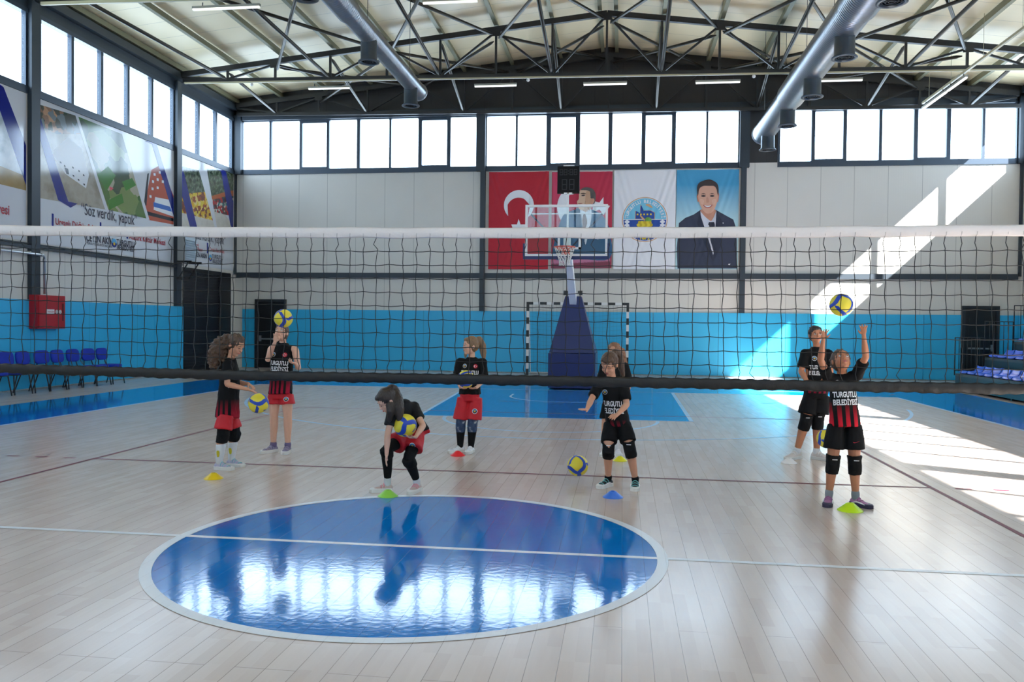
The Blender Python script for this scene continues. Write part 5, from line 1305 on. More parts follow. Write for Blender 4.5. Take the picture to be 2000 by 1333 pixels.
def crest(P, right, up, target, par, r=0.026):
    decal('crest', disc_mesh(r), P, right, up, target, wprint, par, 0.003); decal('crest_top', disc_mesh(r*0.82, 20, 0, 180), P, right, up, target, bprint, par, 0.0045)
    decal('crest_bottom', disc_mesh(r*0.82, 20, 180, 360), P, right, up, target, kprint, par, 0.0045); decal('crest_centre', disc_mesh(r*0.36), P, right, up, target, gprint, par, 0.006)
def flag_patch(P, right, up, target, par, r=0.026):
    decal('flag_patch', disc_mesh(r), P, right, up, target, rprint, par, 0.003)
    decal('flag_crescent', poly_mesh(crescent(-r*0.15, 0, r*0.55, r*0.45, r*0.18, 0, 16)), P, right, up, target, wprint, par, 0.0045); decal('flag_star', poly_mesh(star(r*0.42, 0, r*0.24)), P, right, up, target, wprint, par, 0.0045)

EYEW = mat('eye_white', (0.62, 0.6, 0.58), 0.25); EYEK = mat('eye_dark', (0.02, 0.012, 0.008), 0.2); LASH = mat('lash_dark', (0.03, 0.02, 0.016), 0.6)
def person(label, Y0, J, head, skin, hair, shirt, shorts, legs, shoes, hands, H=1.35, fwd=(0, -1, 0), extra=None, text=None, group='children at volleyball practice', girl=True):
    """J: joints as (px, py, dy) with dy the depth from the standing spot."""
    def P(k):
        a = J[k]; p = at_y(a[0], a[1], Y0+a[2])
        if k.startswith('an'): p.z = 0.085
        return p
    j = {k: P(k) for k in J if not k.startswith('toe')}
    k = H/1.35
    root = thing('person', label, 'person', (j['pelvis'].x, Y0, 0.0), group)
    rt = root
    pel, neck = j['pelvis'], j['neck']
    sA, sB = j['shA'], j['shB']       # A = image left side, B = image right side
    up_t = (neck-pel).normalized(); right = (sB-sA).normalized(); right = (right-up_t*right.dot(up_t)).normalized()
    hipr = (j['hpB']-j['hpA']).normalized()
    F3 = right.cross(up_t).normalized()*-1 if False else Vector(up_t.cross(right)).normalized()
    if F3.dot(Vector(fwd)) < 0: F3 = -F3
    S = head['s']*1.0
    C = P('head'); HF = Vector(head['f']).normalized(); HU = Vector(head['u']); HU = (HU-HF*HU.dot(HF)).normalized(); HS = HU.cross(HF)
    RM = Matrix((HS, HF, HU)).transposed()
    hp = lambda s_, f_, u_: C+(HS*s_+HF*f_+HU*u_)*S
    b = MB()
    b.ball(hp(0, -0.008, 0.022), S, 20, sc=(0.072, 0.088, 0.082), rot=RM); b.ball(hp(0, 0.018, -0.03), S, 18, sc=(0.056, 0.062, 0.066), rot=RM)
    b.ball(hp(0, 0.052, -0.082), 0.021*S, 10); b.ball(hp(0, 0.03, -0.075), S, 12, sc=(0.038, 0.035, 0.022), rot=RM)
    b.ball(hp(0, 0.083, -0.024), S, 10, sc=(0.0125, 0.016, 0.012), rot=RM); b.ball(hp(0, 0.078, -0.008), S, 10, sc=(0.008, 0.011, 0.024), rot=RM)
    b.ball(hp(0, 0.068, -0.054), S, 12, sc=(0.026, 0.016, 0.014), rot=RM)
    for s_ in (-1, 1):
        b.ball(hp(s_*0.034, 0.052, -0.03), S, 10, sc=(0.02, 0.02, 0.022), rot=RM); b.ball(hp(s_*0.071, -0.012, -0.008), S, 10, sc=(0.008, 0.017, 0.024), rot=RM)
        b.ball(hp(s_*0.027, 0.065, 0.022), S, 10, sc=(0.022, 0.012, 0.008), rot=RM)
    chain(b, [(hp(0, -0.02, -0.045), 0.040*S), (C.lerp(neck, 0.6)-HF*0.008, 0.037*S), (neck-up_t*0.03, 0.043*k)])
    w_sh = (sB-sA).length/2; w_hp = 0.092*k
    b_r = []
    for t, w_, d_ in ((0.0, 0.05*k, 0.045*k), (0.08, w_sh*0.72, 0.055*k), (0.2, w_sh*0.86, 0.075*k), (0.45, 0.108*k, 0.078*k), (0.7, 0.098*k, 0.075*k), (1.0, w_hp, 0.082*k), (1.08, w_hp*0.8, 0.06*k)):
        c = neck.lerp(pel, t); rr = right.lerp(hipr, t).normalized(); b_r.append((c, rr*w_, F3*d_))
    ringloft(b, b_r)
    for q in 'AB':
        sh, el, wr = j['sh'+q], j['el'+q], j['wr'+q]
        inn = neck.lerp(sh, 0.55)-up_t*0.035*k
        chain(b, [(inn, 0.045*k), (sh, 0.043*k), (sh.lerp(el, 0.35), 0.037*k), (sh.lerp(el, 0.8), 0.030*k), (el, 0.029*k), (el.lerp(wr, 0.3), 0.030*k), (el.lerp(wr, 0.75), 0.021*k), (wr, 0.0175*k)])
        hd = hands[q]; tip = P('hd'+q); hand(b, wr, tip-wr, Vector(hd[0]), hd[1], hd[2], hd[3], 0.92*k)
        hp_, kn, an = j['hp'+q], j['kn'+q], j['an'+q]
        chain(b, [(hp_.lerp(pel, 0.3)-up_t*0.015, 0.056*k), (hp_.lerp(kn, 0.3), 0.062*k), (hp_.lerp(kn, 0.75), 0.051*k), (kn, 0.045*k), (kn.lerp(an, 0.28)+F3*-0.006, 0.046*k), (kn.lerp(an, 0.6), 0.037*k), (kn.lerp(an, 0.9), 0.030*k), (an, 0.030*k)])
        fd = Vector(J['toe'+q]); fd = Vector((fd.x, fd.y, 0)).normalized(); chain(b, [(an-Vector((0, 0, 0.03)), 0.027*k), (an+fd*0.06-Vector((0, 0, 0.055)), 0.014*k), (an+fd*0.1-Vector((0, 0, 0.06)), 0.010*k)])
    body = fuse(b, 'body', skin, root, C, 0.0042, 3, 0.45)
    # face
    for s_ in (-1, 1):
        m = MB()
        if head.get('eyes', 'open') == 'open':
            m.ball(hp(s_*0.029, 0.071, 0.004), S, 12, sc=(0.0135, 0.010, 0.0085), rot=RM); o = m.build('eye', [EYEW], rt, hp(s_*0.029, 0.07, 0.004))
            g = head.get('gaze', (0, 0)); m = MB(); m.ball(hp(s_*0.029+g[0]*0.004, 0.0765, 0.004+g[1]*0.003), S, 10, sc=(0.0066, 0.006, 0.0068), rot=RM); m.build('iris', [EYEK], o, hp(s_*0.029, 0.0765, 0.004))
            m = MB(); m.tube([hp(s_*(0.029+x_), 0.0765-abs(x_)*0.45, 0.0115-x_*x_*22) for x_ in (-0.014, -0.007, 0, 0.007, 0.014)], 0.0019*S, 5); m.build('eyelash', [LASH], o, hp(s_*0.029, 0.075, 0.012))
        else:
            m.tube([hp(s_*(0.029+x_), 0.0785-abs(x_)*0.5, -0.001+x_*x_*18) for x_ in (-0.014, -0.007, 0, 0.007, 0.014)], 0.0024*S, 6); m.build('eyelash', [LASH], rt, hp(s_*0.029, 0.078, 0))
        m = MB(); m.tube([hp(s_*(0.03+x_), 0.0795-abs(x_)*0.35, 0.026-x_*x_*12+(0.002 if x_*s_ > 0 else 0)) for x_ in (-0.017, -0.008, 0, 0.008, 0.017)], [0.0012*S, 0.0026*S, 0.003*S, 0.0024*S, 0.001*S], 6); m.build('eyebrow', [hair], rt, hp(s_*0.03, 0.078, 0.026))
    lipm = mat('lips', srgb(178, 96, 92), 0.45)
    m = MB(); m.tube([hp(x_, 0.0835-abs(x_)*0.35, -0.0515+x_*x_*6) for x_ in (-0.021, -0.012, 0, 0.012, 0.021)], [0.001*S, 0.0035*S, 0.0042*S, 0.0035*S, 0.001*S], 8); m.tube([hp(x_, 0.082-abs(x_)*0.35, -0.0585+x_*x_*14) for x_ in (-0.017, -0.009, 0, 0.009, 0.017)], [0.001*S, 0.0038*S, 0.0048*S, 0.0038*S, 0.001*S], 8)
    m.build('lips', [lipm], rt, hp(0, 0.083, -0.055))
    # shirt
    m = MB(); sk = shirt; hem = sk.get('hem', 1.12); lo = sk.get('loose', 1.0); rings = []
    for t, w_, d_ in ((-0.03, 0.052*k, 0.048*k), (0.03, 0.075*k, 0.056*k), (0.1, w_sh*0.84, 0.068*k), (0.22, w_sh*0.93, 0.088*k), (0.42, w_sh*0.9, 0.097*k), (0.65, w_sh*0.88*lo, 0.098*k), (0.88, w_sh*0.92*lo, 0.104*k), (hem-0.01, w_sh*0.96*lo, 0.112*k), (hem, w_sh*0.93*lo, 0.108*k)):
        c = neck.lerp(pel, t); rr = right.lerp(hipr, max(0, min(1, t))).normalized(); rings.append((c+F3*0.004, rr*w_, F3*d_))
    ringloft(m, rings, 32)
    for q in 'AB':
        sh, el = j['sh'+q], j['el'+q]; inn = neck.lerp(sh, 0.5)-up_t*0.035*k
        if sk.get('sleeve', True):
            d = (el-sh).normalized(); e1 = sh+d*min((el-sh).length*0.78, 0.155*k)
            chain(m, [(inn, 0.058*k), (sh, 0.053*k)], 18); x_ = d.orthogonal().normalized(); y_ = d.cross(x_)
            ringloft(m, [(sh-d*0.01, x_*0.05*k, y_*0.05*k), (sh.lerp(e1, 0.5), x_*0.051*k, y_*0.051*k), (e1-d*0.004, x_*0.053*k, y_*0.053*k), (e1, x_*0.050*k, y_*0.050*k)], 20, sq=2)
        else: chain(m, [(inn, 0.056*k), (inn.lerp(sh, 0.45), 0.05*k)], 18)
    shirt_o = fuse(m, 'jersey', sk['m'](pel) if callable(sk['m']) else sk['m'], root, pel, 0.0075, 4, 0.5, cloth_noise(0.007, 16, Y0*3))
    # shorts
    m = MB(); sl = shorts.get('len', 0.6); fl_ = shorts.get('flare', 0.082)*k; c0 = pel+up_t*0.07*k
    ringloft(m, [(c0, hipr*0.112*k, F3*0.09*k), (pel, hipr*0.114*k, F3*0.096*k), (pel-up_t*0.07*k, hipr*0.108*k, F3*0.092*k)], 28)
    for q in 'AB':
        hp_, kn = j['hp'+q], j['kn'+q]; d = (kn-hp_).normalized(); e1 = hp_+d*(kn-hp_).length*sl; x_ = (hipr-d*hipr.dot(d)).normalized(); y_ = d.cross(x_)
        ringloft(m, [(hp_-d*0.02, x_*0.068*k, y_*0.084*k), (hp_.lerp(e1, 0.5), x_*(fl_+0.074*k)/2, y_*(fl_+0.082*k)/2), (e1-d*0.005, x_*fl_, y_*fl_*1.04), (e1, x_*(fl_-0.005), y_*(fl_*1.04-0.005))], 22, sq=2.1)
    shorts_o = fuse(m, 'shorts', shorts['m'], root, pel, 0.0075, 3, 0.5, cloth_noise(0.006, 15, Y0*5+1))
    # legs: pads, socks, leggings
    for q in 'AB':
        hp_, kn, an = j['hp'+q], j['kn'+q], j['an'+q]; dk_ = (an-kn).normalized(); du = (hp_-kn).normalized()
        if 'leggings' in legs:
            m = MB(); chain(m, [(hp_.lerp(kn, 0.4), 0.068*k), (hp_.lerp(kn, 0.75), 0.058*k), (kn, 0.050*k), (kn.lerp(an, 0.28)-F3*0.008, 0.053*k), (kn.lerp(an, 0.6), 0.043*k), (kn.lerp(an, 0.86), 0.034*k)]); fuse(m, 'legging', legs['leggings'], root, kn, 0.006, 2)
        if 'pads' in legs:
            m = MB(); x_ = hipr; a_ = kn+du*0.078*k; z_ = kn+dk_*0.085*k; fv = Vector(fwd).normalized(); y_ = (fv-dk_*fv.dot(dk_)).normalized(); x_ = dk_.cross(y_).normalized()
            ringloft(m, [(a_+du*0.004+y_*0.008, x_*0.061*k, y_*0.066*k), (a_+y_*0.008, x_*0.064*k, y_*0.069*k), (kn+du*0.04*k+y_*0.006, x_*0.058*k, y_*0.062*k), (kn+y_*0.012, x_*0.057*k, y_*0.064*k), (kn+dk_*0.045*k+y_*0.008, x_*0.057*k, y_*0.062*k), (z_, x_*0.054*k, y_*0.055*k), (z_+dk_*0.004, x_*0.05*k, y_*0.05*k)], 24, sq=2.3)
            po = fuse(m, 'knee_pad', legs['pads'], root, kn, 0.006, 2, 0.5, cloth_noise(0.003, 40, Y0))
            if legs.get('mark', True): decal('pad_mark', poly_mesh([(-0.022, -0.0035), (0.022, -0.0035), (0.022, 0.0035), (-0.022, 0.0035)]), kn+du*0.045*k, Vector((1, 0, 0)), Vector((0, 0, 1)), po, wprint, root, 0.004)
        so_ = legs.get('socks')
        if so_:
            top = legs.get('sock_top', 0.5); m = MB(); chain(m, [(kn.lerp(an, top), (0.036 if top > 0.8 else 0.050 if top > 0.4 else 0.056)*k), (kn.lerp(an, (top+1)/2), 0.045*k if top < 0.6 else 0.037*k), (an-Vector((0, 0, 0.01)), 0.034*k)]); s2 = fuse(m, 'sock', so_, root, an, 0.005, 2)
            if legs.get('sock_print'):
                c = kn.lerp(an, top+0.27); decal('sock_print', poly_mesh(catmull([(-0.014, 0.03), (0.012, 0.032), (0.017, 0.0), (0.010, -0.03), (-0.008, -0.034), (-0.017, 0.0)], 3)), c, Vector((1, 0, 0)), Vector((0, 0, 1)), s2, legs['sock_print'], root, 0.003)
        shoe(root, an, Vector(J['toe'+q]), shoes.get('L', 0.215)*k, shoes['up'], shoes['sole'], shoes['strap'], shoes.get('n', 2), 'shoe', shoes.get('mid'))
    # hair
    m = MB(); m.ball(hp(0, -0.016, 0.03), S, 24, sc=(0.079, 0.090, 0.086), rot=RM); m.ball(hp(0, -0.03, 0.0), S, 20, sc=(0.074, 0.072, 0.075), rot=RM)
    hk = head.get('hair', {})
    if hk.get('fringe'): m.ball(hp(0, 0.03, 0.07), S, 14, sc=(0.062, 0.05, 0.03), rot=RM)
    rnd_ = random.Random(int(Y0*100))
    for tail in hk.get('tails', []):
        pts = [(at_y(px_, py_, Y0+dy_), r_) for px_, py_, dy_, r_ in tail]; chain(m, pts, 12, 5)
    if hk.get('curly'):
        for tail in hk.get('tails', []):
            pts = [(at_y(px_, py_, Y0+dy_), r_) for px_, py_, dy_, r_ in tail]
            for i in range(len(pts)-1):
                for _ in range(hk['curly']):
                    t = rnd_.random(); c = pts[i][0].lerp(pts[i+1][0], t); r_ = pts[i][1]*(1-t)+pts[i+1][1]*t; v = Vector((rnd_.gauss(0, 1), rnd_.gauss(0, 1), rnd_.gauss(0, 1))).normalized(); m.ball(c+v*r_*rnd_.uniform(0.8, 1.12), rnd_.uniform(0.008, 0.02), 8)
    if hk.get('frizz'):
        for _ in range(hk['frizz']):
            v = Vector((rnd_.gauss(0, 1), rnd_.gauss(0, 1), rnd_.gauss(0, 1))).normalized(); 
            if v.dot(HF) > 0.35 and v.dot(HU) < 0.6: continue
            if v.dot(HU) < -0.4: continue
            m.ball(hp(0, -0.016, 0.03)+RM @ Vector((v.dot(HS)*0.08, v.dot(HF)*0.09, v.dot(HU)*0.086))*S, rnd_.uniform(0.006, 0.012), 8)
    from mathutils import noise
    ho = fuse(m, 'hair', hair, root, C, 0.0055, 2, 0.4, lambda co, q: 0.0035*noise.noise(Vector((co.x*110, co.y*110, co.z*18)))+0.003*noise.noise(co*30))
    if hk.get('tie'):
        px_, py_, dy_, r_ = hk['tie']; c = at_y(px_, py_, Y0+dy_); m = MB(); m.tube([c+Vector((math.cos(a*PI/8)*r_, math.sin(a*PI/8)*r_*0.8, math.sin(a*PI/8)*r_*0.5)) for a in range(16)], 0.007, 6, closed=True); m.build('hair_tie', [mat('hair_tie', hk.get('tie_c', (0.02, 0.02, 0.02)), 0.6)], rt, c)
    ctx = dict(root=root, j=j, shirt=shirt_o, shorts=shorts_o, right=right, up=up_t, F=F3, neck=neck, pel=pel, k=k, hp=hp)
    if text:
        R2 = right; c = neck.lerp(pel, text.get('t', 0.4))+F3*0.05; sz = text.get('size', 0.05)
        R2 = Vector(text['right']).normalized() if 'right' in text else right; U2 = Vector(text['up']).normalized() if 'up' in text else up_t
        c = c+R2*text.get('dx', 0)
        for n_, word in enumerate(('TURGUTLU', 'BELEDİYESİ')):
            tm = text_mesh(word, sz, 0.0022)
            for v in tm.vertices: v.co.x *= 0.58*k/1.0
            decal('jersey_text', tm, c-U2*sz*1.0*n_, R2, U2, shirt_o, wprint, root, 0.004)
        c2 = neck.lerp(pel, text.get('ct', 0.2))+F3*0.05+R2*text.get('dx', 0)
        crest(c2-R2*0.06*k, R2, U2, shirt_o, root, 0.024*k)
        if text.get('flag'): flag_patch(c2+R2*0.065*k, R2, U2, shirt_o, root, 0.024*k)
    return ctx

# ------------------------------------------------------------------ the eight children
skinA = skin_mat('skin_warm', srgb(206, 152, 124)); skinB = skin_mat('skin_fair', srgb(222, 174, 150)); skinC = skin_mat('skin_tan', srgb(186, 124, 92))
hbrown = hair_mat('hair_brown', srgb(52, 36, 28), srgb(104, 76, 56)); hdark = hair_mat('hair_dark_brown', srgb(26, 20, 18), srgb(66, 50, 42)); hfair = hair_mat('hair_light_brown', srgb(92, 68, 48), srgb(160, 126, 92)); hblack = hair_mat('hair_black', srgb(14, 12, 12), srgb(44, 38, 36))
blackc = mat('cloth_black', (0.006, 0.006, 0.007), 0.8, spec=0.2, bump=0.2, bscale=200); padc = mat('pad_black', (0.007, 0.007, 0.008), 0.8, spec=0.2, bump=0.3, bscale=300); redsh = mat('shorts_red', srgb(196, 14, 34), 0.6, var=0.08, vscale=12)
sockw = mat('sock_white', srgb(214, 216, 220), 0.8, bump=0.3, bscale=250); sockg = mat('sock_grey', srgb(130, 136, 142), 0.8); sockl = mat('sock_lilac', srgb(112, 100, 136), 0.8)
def camo(name):
    m = photo_mat(name, [srgb(34, 50, 80), srgb(44, 62, 94), srgb(60, 80, 110), srgb(200, 205, 212)], 14, 2.0, 0.7, 'noise'); return m
camo_m = camo('pad_blue_camo')
shlav = mat('shoe_lavender_grey', srgb(178, 172, 196), 0.5, var=0.25, vscale=40); shgl = mat('shoe_grey_lilac', srgb(140, 130, 152), 0.5, var=0.3, vscale=40); shbeige = mat('shoe_beige_pink', srgb(196, 172, 164), 0.55); shwhite = mat('shoe_white', srgb(232, 232, 236), 0.45)
shblack = mat('shoe_black', srgb(28, 28, 34), 0.55); shlilac = mat('shoe_lilac', srgb(164, 112, 150), 0.55); stpink = mat('strap_pink', srgb(222, 140, 156), 0.5); stteal = mat('strap_teal', srgb(110, 190, 190), 0.5); stwhite = mat('strap_white', srgb(235, 235, 238), 0.5); solnavy = mat('sole_navy', srgb(50, 44, 74), 0.5); stlil = mat('strap_lilac', srgb(140, 90, 130), 0.5)
V = Vector

# 1 curly haired girl in profile, bouncing a ball
jm1 = jersey_mat('jersey_curly_girl', 0.15, -0.06, 0.05, (1, 0, 0), (0.40, 0.008, 0.03), 0.012)
p1 = person('girl with a huge curly ponytail seen in profile, white socks, red shorts, bouncing a ball', 2.70, dict(
    head=(461, 675, 0.0), neck=(450, 703, 0.02), pelvis=(444, 806, 0.02), shA=(444, 713, -0.115), shB=(453, 712, 0.14), elA=(444, 751, -0.15), wrA=(484, 761, -0.10), hdA=(502, 767, -0.08),
    elB=(466, 749, 0.17), wrB=(485, 750, 0.08), hdB=(499, 760, 0.06), hpA=(440, 815, -0.06), hpB=(450, 815, 0.09), knA=(434, 849, -0.10), knB=(457, 846, 0.10), anA=(428, 899, -0.10), anB=(452, 896, 0.12), toeA=V((1, -0.15, 0)), toeB=V((1, -0.25, 0))),
    dict(s=1.05, f=(0.86, -0.25, -0.42), u=(0.42, 0, 0.9), eyes='down', hair=dict(fringe=False, curly=150, frizz=160, tails=[[(449, 664, 0.0, 0.035), (440, 667, 0.02, 0.07), (431, 678, 0.03, 0.10), (425, 693, 0.03, 0.105), (420, 707, 0.03, 0.07)]], tie=(446, 664, 0.0, 0.03))),
    skinA, hbrown, dict(m=jm1, hem=1.10, loose=1.1), dict(m=redsh, len=0.72, flare=0.088), dict(pads=padc, socks=sockw, sock_top=0.42, sock_print=mat('sock_print_yellow', srgb(206, 190, 40), 0.7), mark=False),
    dict(up=shlav, sole=shoe_white, strap=stteal, n=4, L=0.225), dict(A=((0, 0.1, -1), 1, 0.15, 0.1), B=((0, 0, -1), -1, 0.25, 0.08)), 1.38, fwd=(1, 0, 0))
crest(p1['neck'].lerp(p1['pel'], 0.3)+V((0.06, -0.05, 0)), V((0.75, 0.55, 0)), V((0, 0, 1)), p1['shirt'], p1['root'], 0.026)
bp = p1['neck'].lerp(p1['pel'], 0.5)+V((0.07, -0.03, 0)); decal('jersey_text', text_mesh('TURGUTLU', 0.035, 0.0012), bp, V((0.5, 0.85, 0)), V((0, 0, 1)), p1['shirt'], wprint, p1['root'], 0.004)

# 2 girl in a sleeveless jersey under a ball
jm2 = jersey_mat('jersey_sleeveless', 0.19, 0.04, 0.052, (1, 0, 0), (0.36, 0.008, 0.035), 0.0)
p2 = person('girl in sleeveless striped jersey and red shorts with bare legs, ball above her head', 3.84, dict(
    head=(549.5, 650, -0.03), neck=(553, 673, 0.03), pelvis=(548, 766, 0.0), shA=(531, 682, 0.0), shB=(576, 684, 0.0), elA=(523, 703, -0.10), wrA=(537, 669, -0.22), hdA=(541, 643, -0.24),
    elB=(583, 719, -0.02), wrB=(577, 711, -0.15), hdB=(565, 707, -0.22), hpA=(537, 774, 0), hpB=(560, 774, 0), knA=(535, 812, -0.02), knB=(562, 812, -0.02), anA=(534, 866, 0.0), anB=(562, 866, 0.0), toeA=V((-0.45, -0.9, 0)), toeB=V((0.15, -1, 0))),
    dict(s=1.02, f=(0.0, -0.93, 0.36), u=(0, 0.36, 0.93), eyes='open', gaze=(0, 1), hair=dict(fringe=True, tails=[[(552, 648, 0.08, 0.04), (556, 660, 0.1, 0.035)]])),
    skinB, hbrown, dict(m=jm2, hem=1.04, loose=0.98, sleeve=False), dict(m=redsh, len=0.42, flare=0.085), dict(socks=sockl, sock_top=0.95, mark=False),
    dict(up=shgl, sole=shoe_white, strap=sockl, n=4, L=0.22), dict(A=((0.1, -1, 0.1), 1, 0.1, 0.12), B=((-0.2, -0.2, 1), 1, 0.5, 0.08)), 1.50, text=dict(t=0.40, size=0.07, ct=0.22, flag=True, dx=-0.005))
crest(p2['j']['hpB']+V((0.03, 0, -0.03)), V((1, 0, 0)), V((0, 0, 1)), p2['shorts'], p2['root'], 0.028)

# 3 girl bending down, ball under her arm
p3 = person('girl bending down in black leggings and red shorts, clutching a ball at her waist', 1.81, dict(
    head=(756, 783, -0.22), neck=(777, 789, -0.10), pelvis=(809, 836, 0.14), shA=(768, 800, -0.20), shB=(808, 795, 0.0), elA=(757, 851, -0.26), wrA=(755, 889, -0.30), hdA=(753, 918, -0.33),
    elB=(826, 832, -0.12), wrB=(812, 854, -0.24), hdB=(783, 857, -0.30), hpA=(795, 852, 0.10), hpB=(815, 848, 0.12), knA=(757, 877, -0.12), knB=(799, 896, -0.06), anA=(757, 938, 0.0), anB=(815, 936, 0.06), toeA=V((-1, -0.35, 0)), toeB=V((-0.22, -1, 0))),
    dict(s=1.02, f=(-0.68, -0.42, -0.60), u=(-0.50, -0.35, 0.79), eyes='down', hair=dict(fringe=True, tails=[[(763, 768, -0.19, 0.05), (764, 760, -0.17, 0.045), (769, 762, -0.15, 0.045), (776, 780, -0.20, 0.052), (779, 800, -0.24, 0.05), (780, 818, -0.26, 0.03)], [(761, 782, -0.24, 0.04), (763, 805, -0.28, 0.035), (761, 822, -0.28, 0.018)]], tie=(764.5, 760, -0.17, 0.028), tie_c=(0.02, 0.02, 0.02))),
    skinB, hdark, dict(m=mat('jersey_black', (0.012, 0.012, 0.014), 0.75, spec=0.3, bump=0.2, bscale=60), hem=1.02, loose=1.0), dict(m=redsh, len=0.62, flare=0.10), dict(leggings=blackc, pads=padc, socks=sockw, sock_top=0.84),
    dict(up=shbeige, sole=shoe_white, strap=stpink, n=2, L=0.22), dict(A=((1, 0.2, 0), 1, 0.12, 0.06), B=((0.0, 0.1, 1), -1, 0.35, 0.16)), 1.32, fwd=(-0.5, -0.5, -0.7))
crest(p3['j']['hpB'].lerp(p3['j']['knB'], 0.42), V((1, 0.1, 0)), V((0.1, 0, 1)), p3['shorts'], p3['root'], 0.028)

# 4 girl hugging a ball, looking aside
p4 = person('light haired girl looking aside, holding a ball to her stomach, blue camouflage knee pads', 4.28, dict(
    head=(919, 676, -0.01), neck=(921, 700, 0.03), pelvis=(918, 772, 0.0), shA=(899, 708, 0.0), shB=(943, 709, 0.0), elA=(892, 738, -0.02), wrA=(899, 757, -0.17), hdA=(917, 762, -0.27),
    elB=(946, 741, -0.02), wrB=(931, 757.5, -0.17), hdB=(911, 762, -0.28), hpA=(905, 780, 0), hpB=(930, 780, 0), knA=(900, 829, -0.02), knB=(923, 829, -0.02), anA=(899, 868, 0.0), anB=(920, 868, 0.0), toeA=V((-0.75, -0.8, 0)), toeB=V((-0.1, -1, 0))),
    dict(s=1.05, f=(-0.86, -0.5, 0.02), u=(0, 0.0, 1), eyes='open', hair=dict(fringe=True, tails=[[(930, 667, 0.04, 0.03), (936, 662, 0.06, 0.035), (942, 675, 0.07, 0.045), (944, 690, 0.07, 0.04), (945, 702, 0.06, 0.018)], [(910, 690, 0.02, 0.02), (909, 698, 0.0, 0.012)]], tie=(933, 663, 0.05, 0.022))),
    skinB, hfair, dict(m=blackc, hem=0.98, loose=1.0), dict(m=redsh, len=0.80, flare=0.098), dict(pads=camo_m, socks=blackc, sock_top=0.25, mark=False),
    dict(up=shwhite, sole=shoe_white, strap=stwhite, n=4, L=0.22), dict(A=((0.1, 0.2, 1), 1, 0.2, 0.1), B=((-0.1, 0.2, 1), -1, 0.2, 0.1)), 1.42, text=dict(t=0.40, size=0.068, ct=0.22, flag=True, dx=0.0))
crest(p4['j']['hpB'].lerp(p4['j']['knB'], 0.45)+V((0.02, 0, 0)), V((1, 0, 0)), V((0, 0, 1)), p4['shorts'], p4['root'], 0.032)

# 5 girl bouncing a ball
jm5 = jersey_mat('jersey_bouncing_girl', 0.02, -0.09, 0.06, (1, 0, 0.3), (0.30, 0.008, 0.03), 0.01)
p5 = person('ponytailed girl in black shorts and black knee pads bouncing a ball, arms spread low', 2.41, dict(
    head=(1190, 712, -0.08), neck=(1195, 741, 0.0), pelvis=(1206, 822, 0.06), shA=(1170, 753, -0.02), shB=(1219, 753, -0.02), elA=(1155, 781, -0.16), wrA=(1146, 801, -0.30), hdA=(1128, 799, -0.40),
    elB=(1224, 791, -0.12), wrB=(1206, 810, -0.30), hdB=(1190, 820, -0.40), hpA=(1192, 833, 0.04), hpB=(1219, 832, 0.04), knA=(1188, 878, -0.08), knB=(1230, 876, -0.06), anA=(1188, 932, 0.04), anB=(1241, 932, 0.0), toeA=V((-0.55, -0.8, 0)), toeB=V((-0.05, -1, 0))),
    dict(s=1.04, f=(-0.36, -0.80, -0.48), u=(-0.1, -0.46, 0.87), eyes='down', hair=dict(fringe=True, tails=[[(1196, 697, 0.0, 0.035), (1202, 688, 0.04, 0.035), (1209, 694, 0.06, 0.04), (1212, 712, 0.08, 0.038), (1217, 733, 0.08, 0.02)]], tie=(1201, 689, 0.03, 0.026), tie_c=(0.01, 0.01, 0.01))),
    skinA, hbrown, dict(m=jm5, hem=1.08, loose=1.0), dict(m=blackc, len=0.72, flare=0.080), dict(pads=padc, socks=blackc, sock_top=0.96),
    dict(up=shblack, sole=shoe_white, strap=stteal, n=4, L=0.22, mid=stwhite), dict(A=((0, 0.2, -1), 1, 0.08, 0.12), B=((-0.3, 0.3, -1), -1, 0.1, 0.2)), 1.37, text=dict(t=0.56, size=0.07, ct=0.28, dx=-0.02, up=(0, 0, 1), right=(1, 0, 0)))

# 6 girl standing right behind
jm6 = jersey_mat('jersey_hidden_girl', 0.19, 0.02, 0.052, (1, 0, 0), (0.42, 0.008, 0.03), 0.02)
p6 = person('curly light haired girl mostly hidden behind the girl bouncing a ball, white socks', 4.42, dict(
    head=(1199, 688, 0.0), neck=(1200, 710, 0.03), pelvis=(1199, 784, 0.0), shA=(1179, 717, 0.0), shB=(1221, 717, 0.0), elA=(1173, 747, -0.03), wrA=(1182, 775, -0.06), hdA=(1190, 788, -0.08),
    elB=(1229, 748, -0.03), wrB=(1224, 775, -0.08), hdB=(1217, 788, -0.1), hpA=(1188, 790, 0), hpB=(1211, 790, 0), knA=(1182, 836, -0.02), knB=(1207, 836, -0.02), anA=(1182, 878, 0.0), anB=(1207, 878, 0.0), toeA=V((-0.2, -1, 0)), toeB=V((0.1, -1, 0))),
    dict(s=1.02, f=(-0.2, -0.98, 0.0), u=(0, 0.0, 1), eyes='open', hair=dict(curly=30, frizz=80, tails=[[(1206, 680, 0.05, 0.04), (1214, 690, 0.06, 0.05), (1217, 706, 0.07, 0.045), (1220, 720, 0.07, 0.03)]])),
    skinA, hair_mat('hair_auburn', srgb(96, 62, 44), srgb(170, 120, 88)), dict(m=jm6, hem=1.08, loose=1.08), dict(m=blackc, len=0.62, flare=0.085), dict(socks=sockw, sock_top=0.55, mark=False),
    dict(up=shwhite, sole=shoe_white, strap=stwhite, n=4, L=0.22), dict(A=((0, 0.2, -1), 1, 0.2, 0.08), B=((0, 0, -1), -1, 0.2, 0.08)), 1.38)

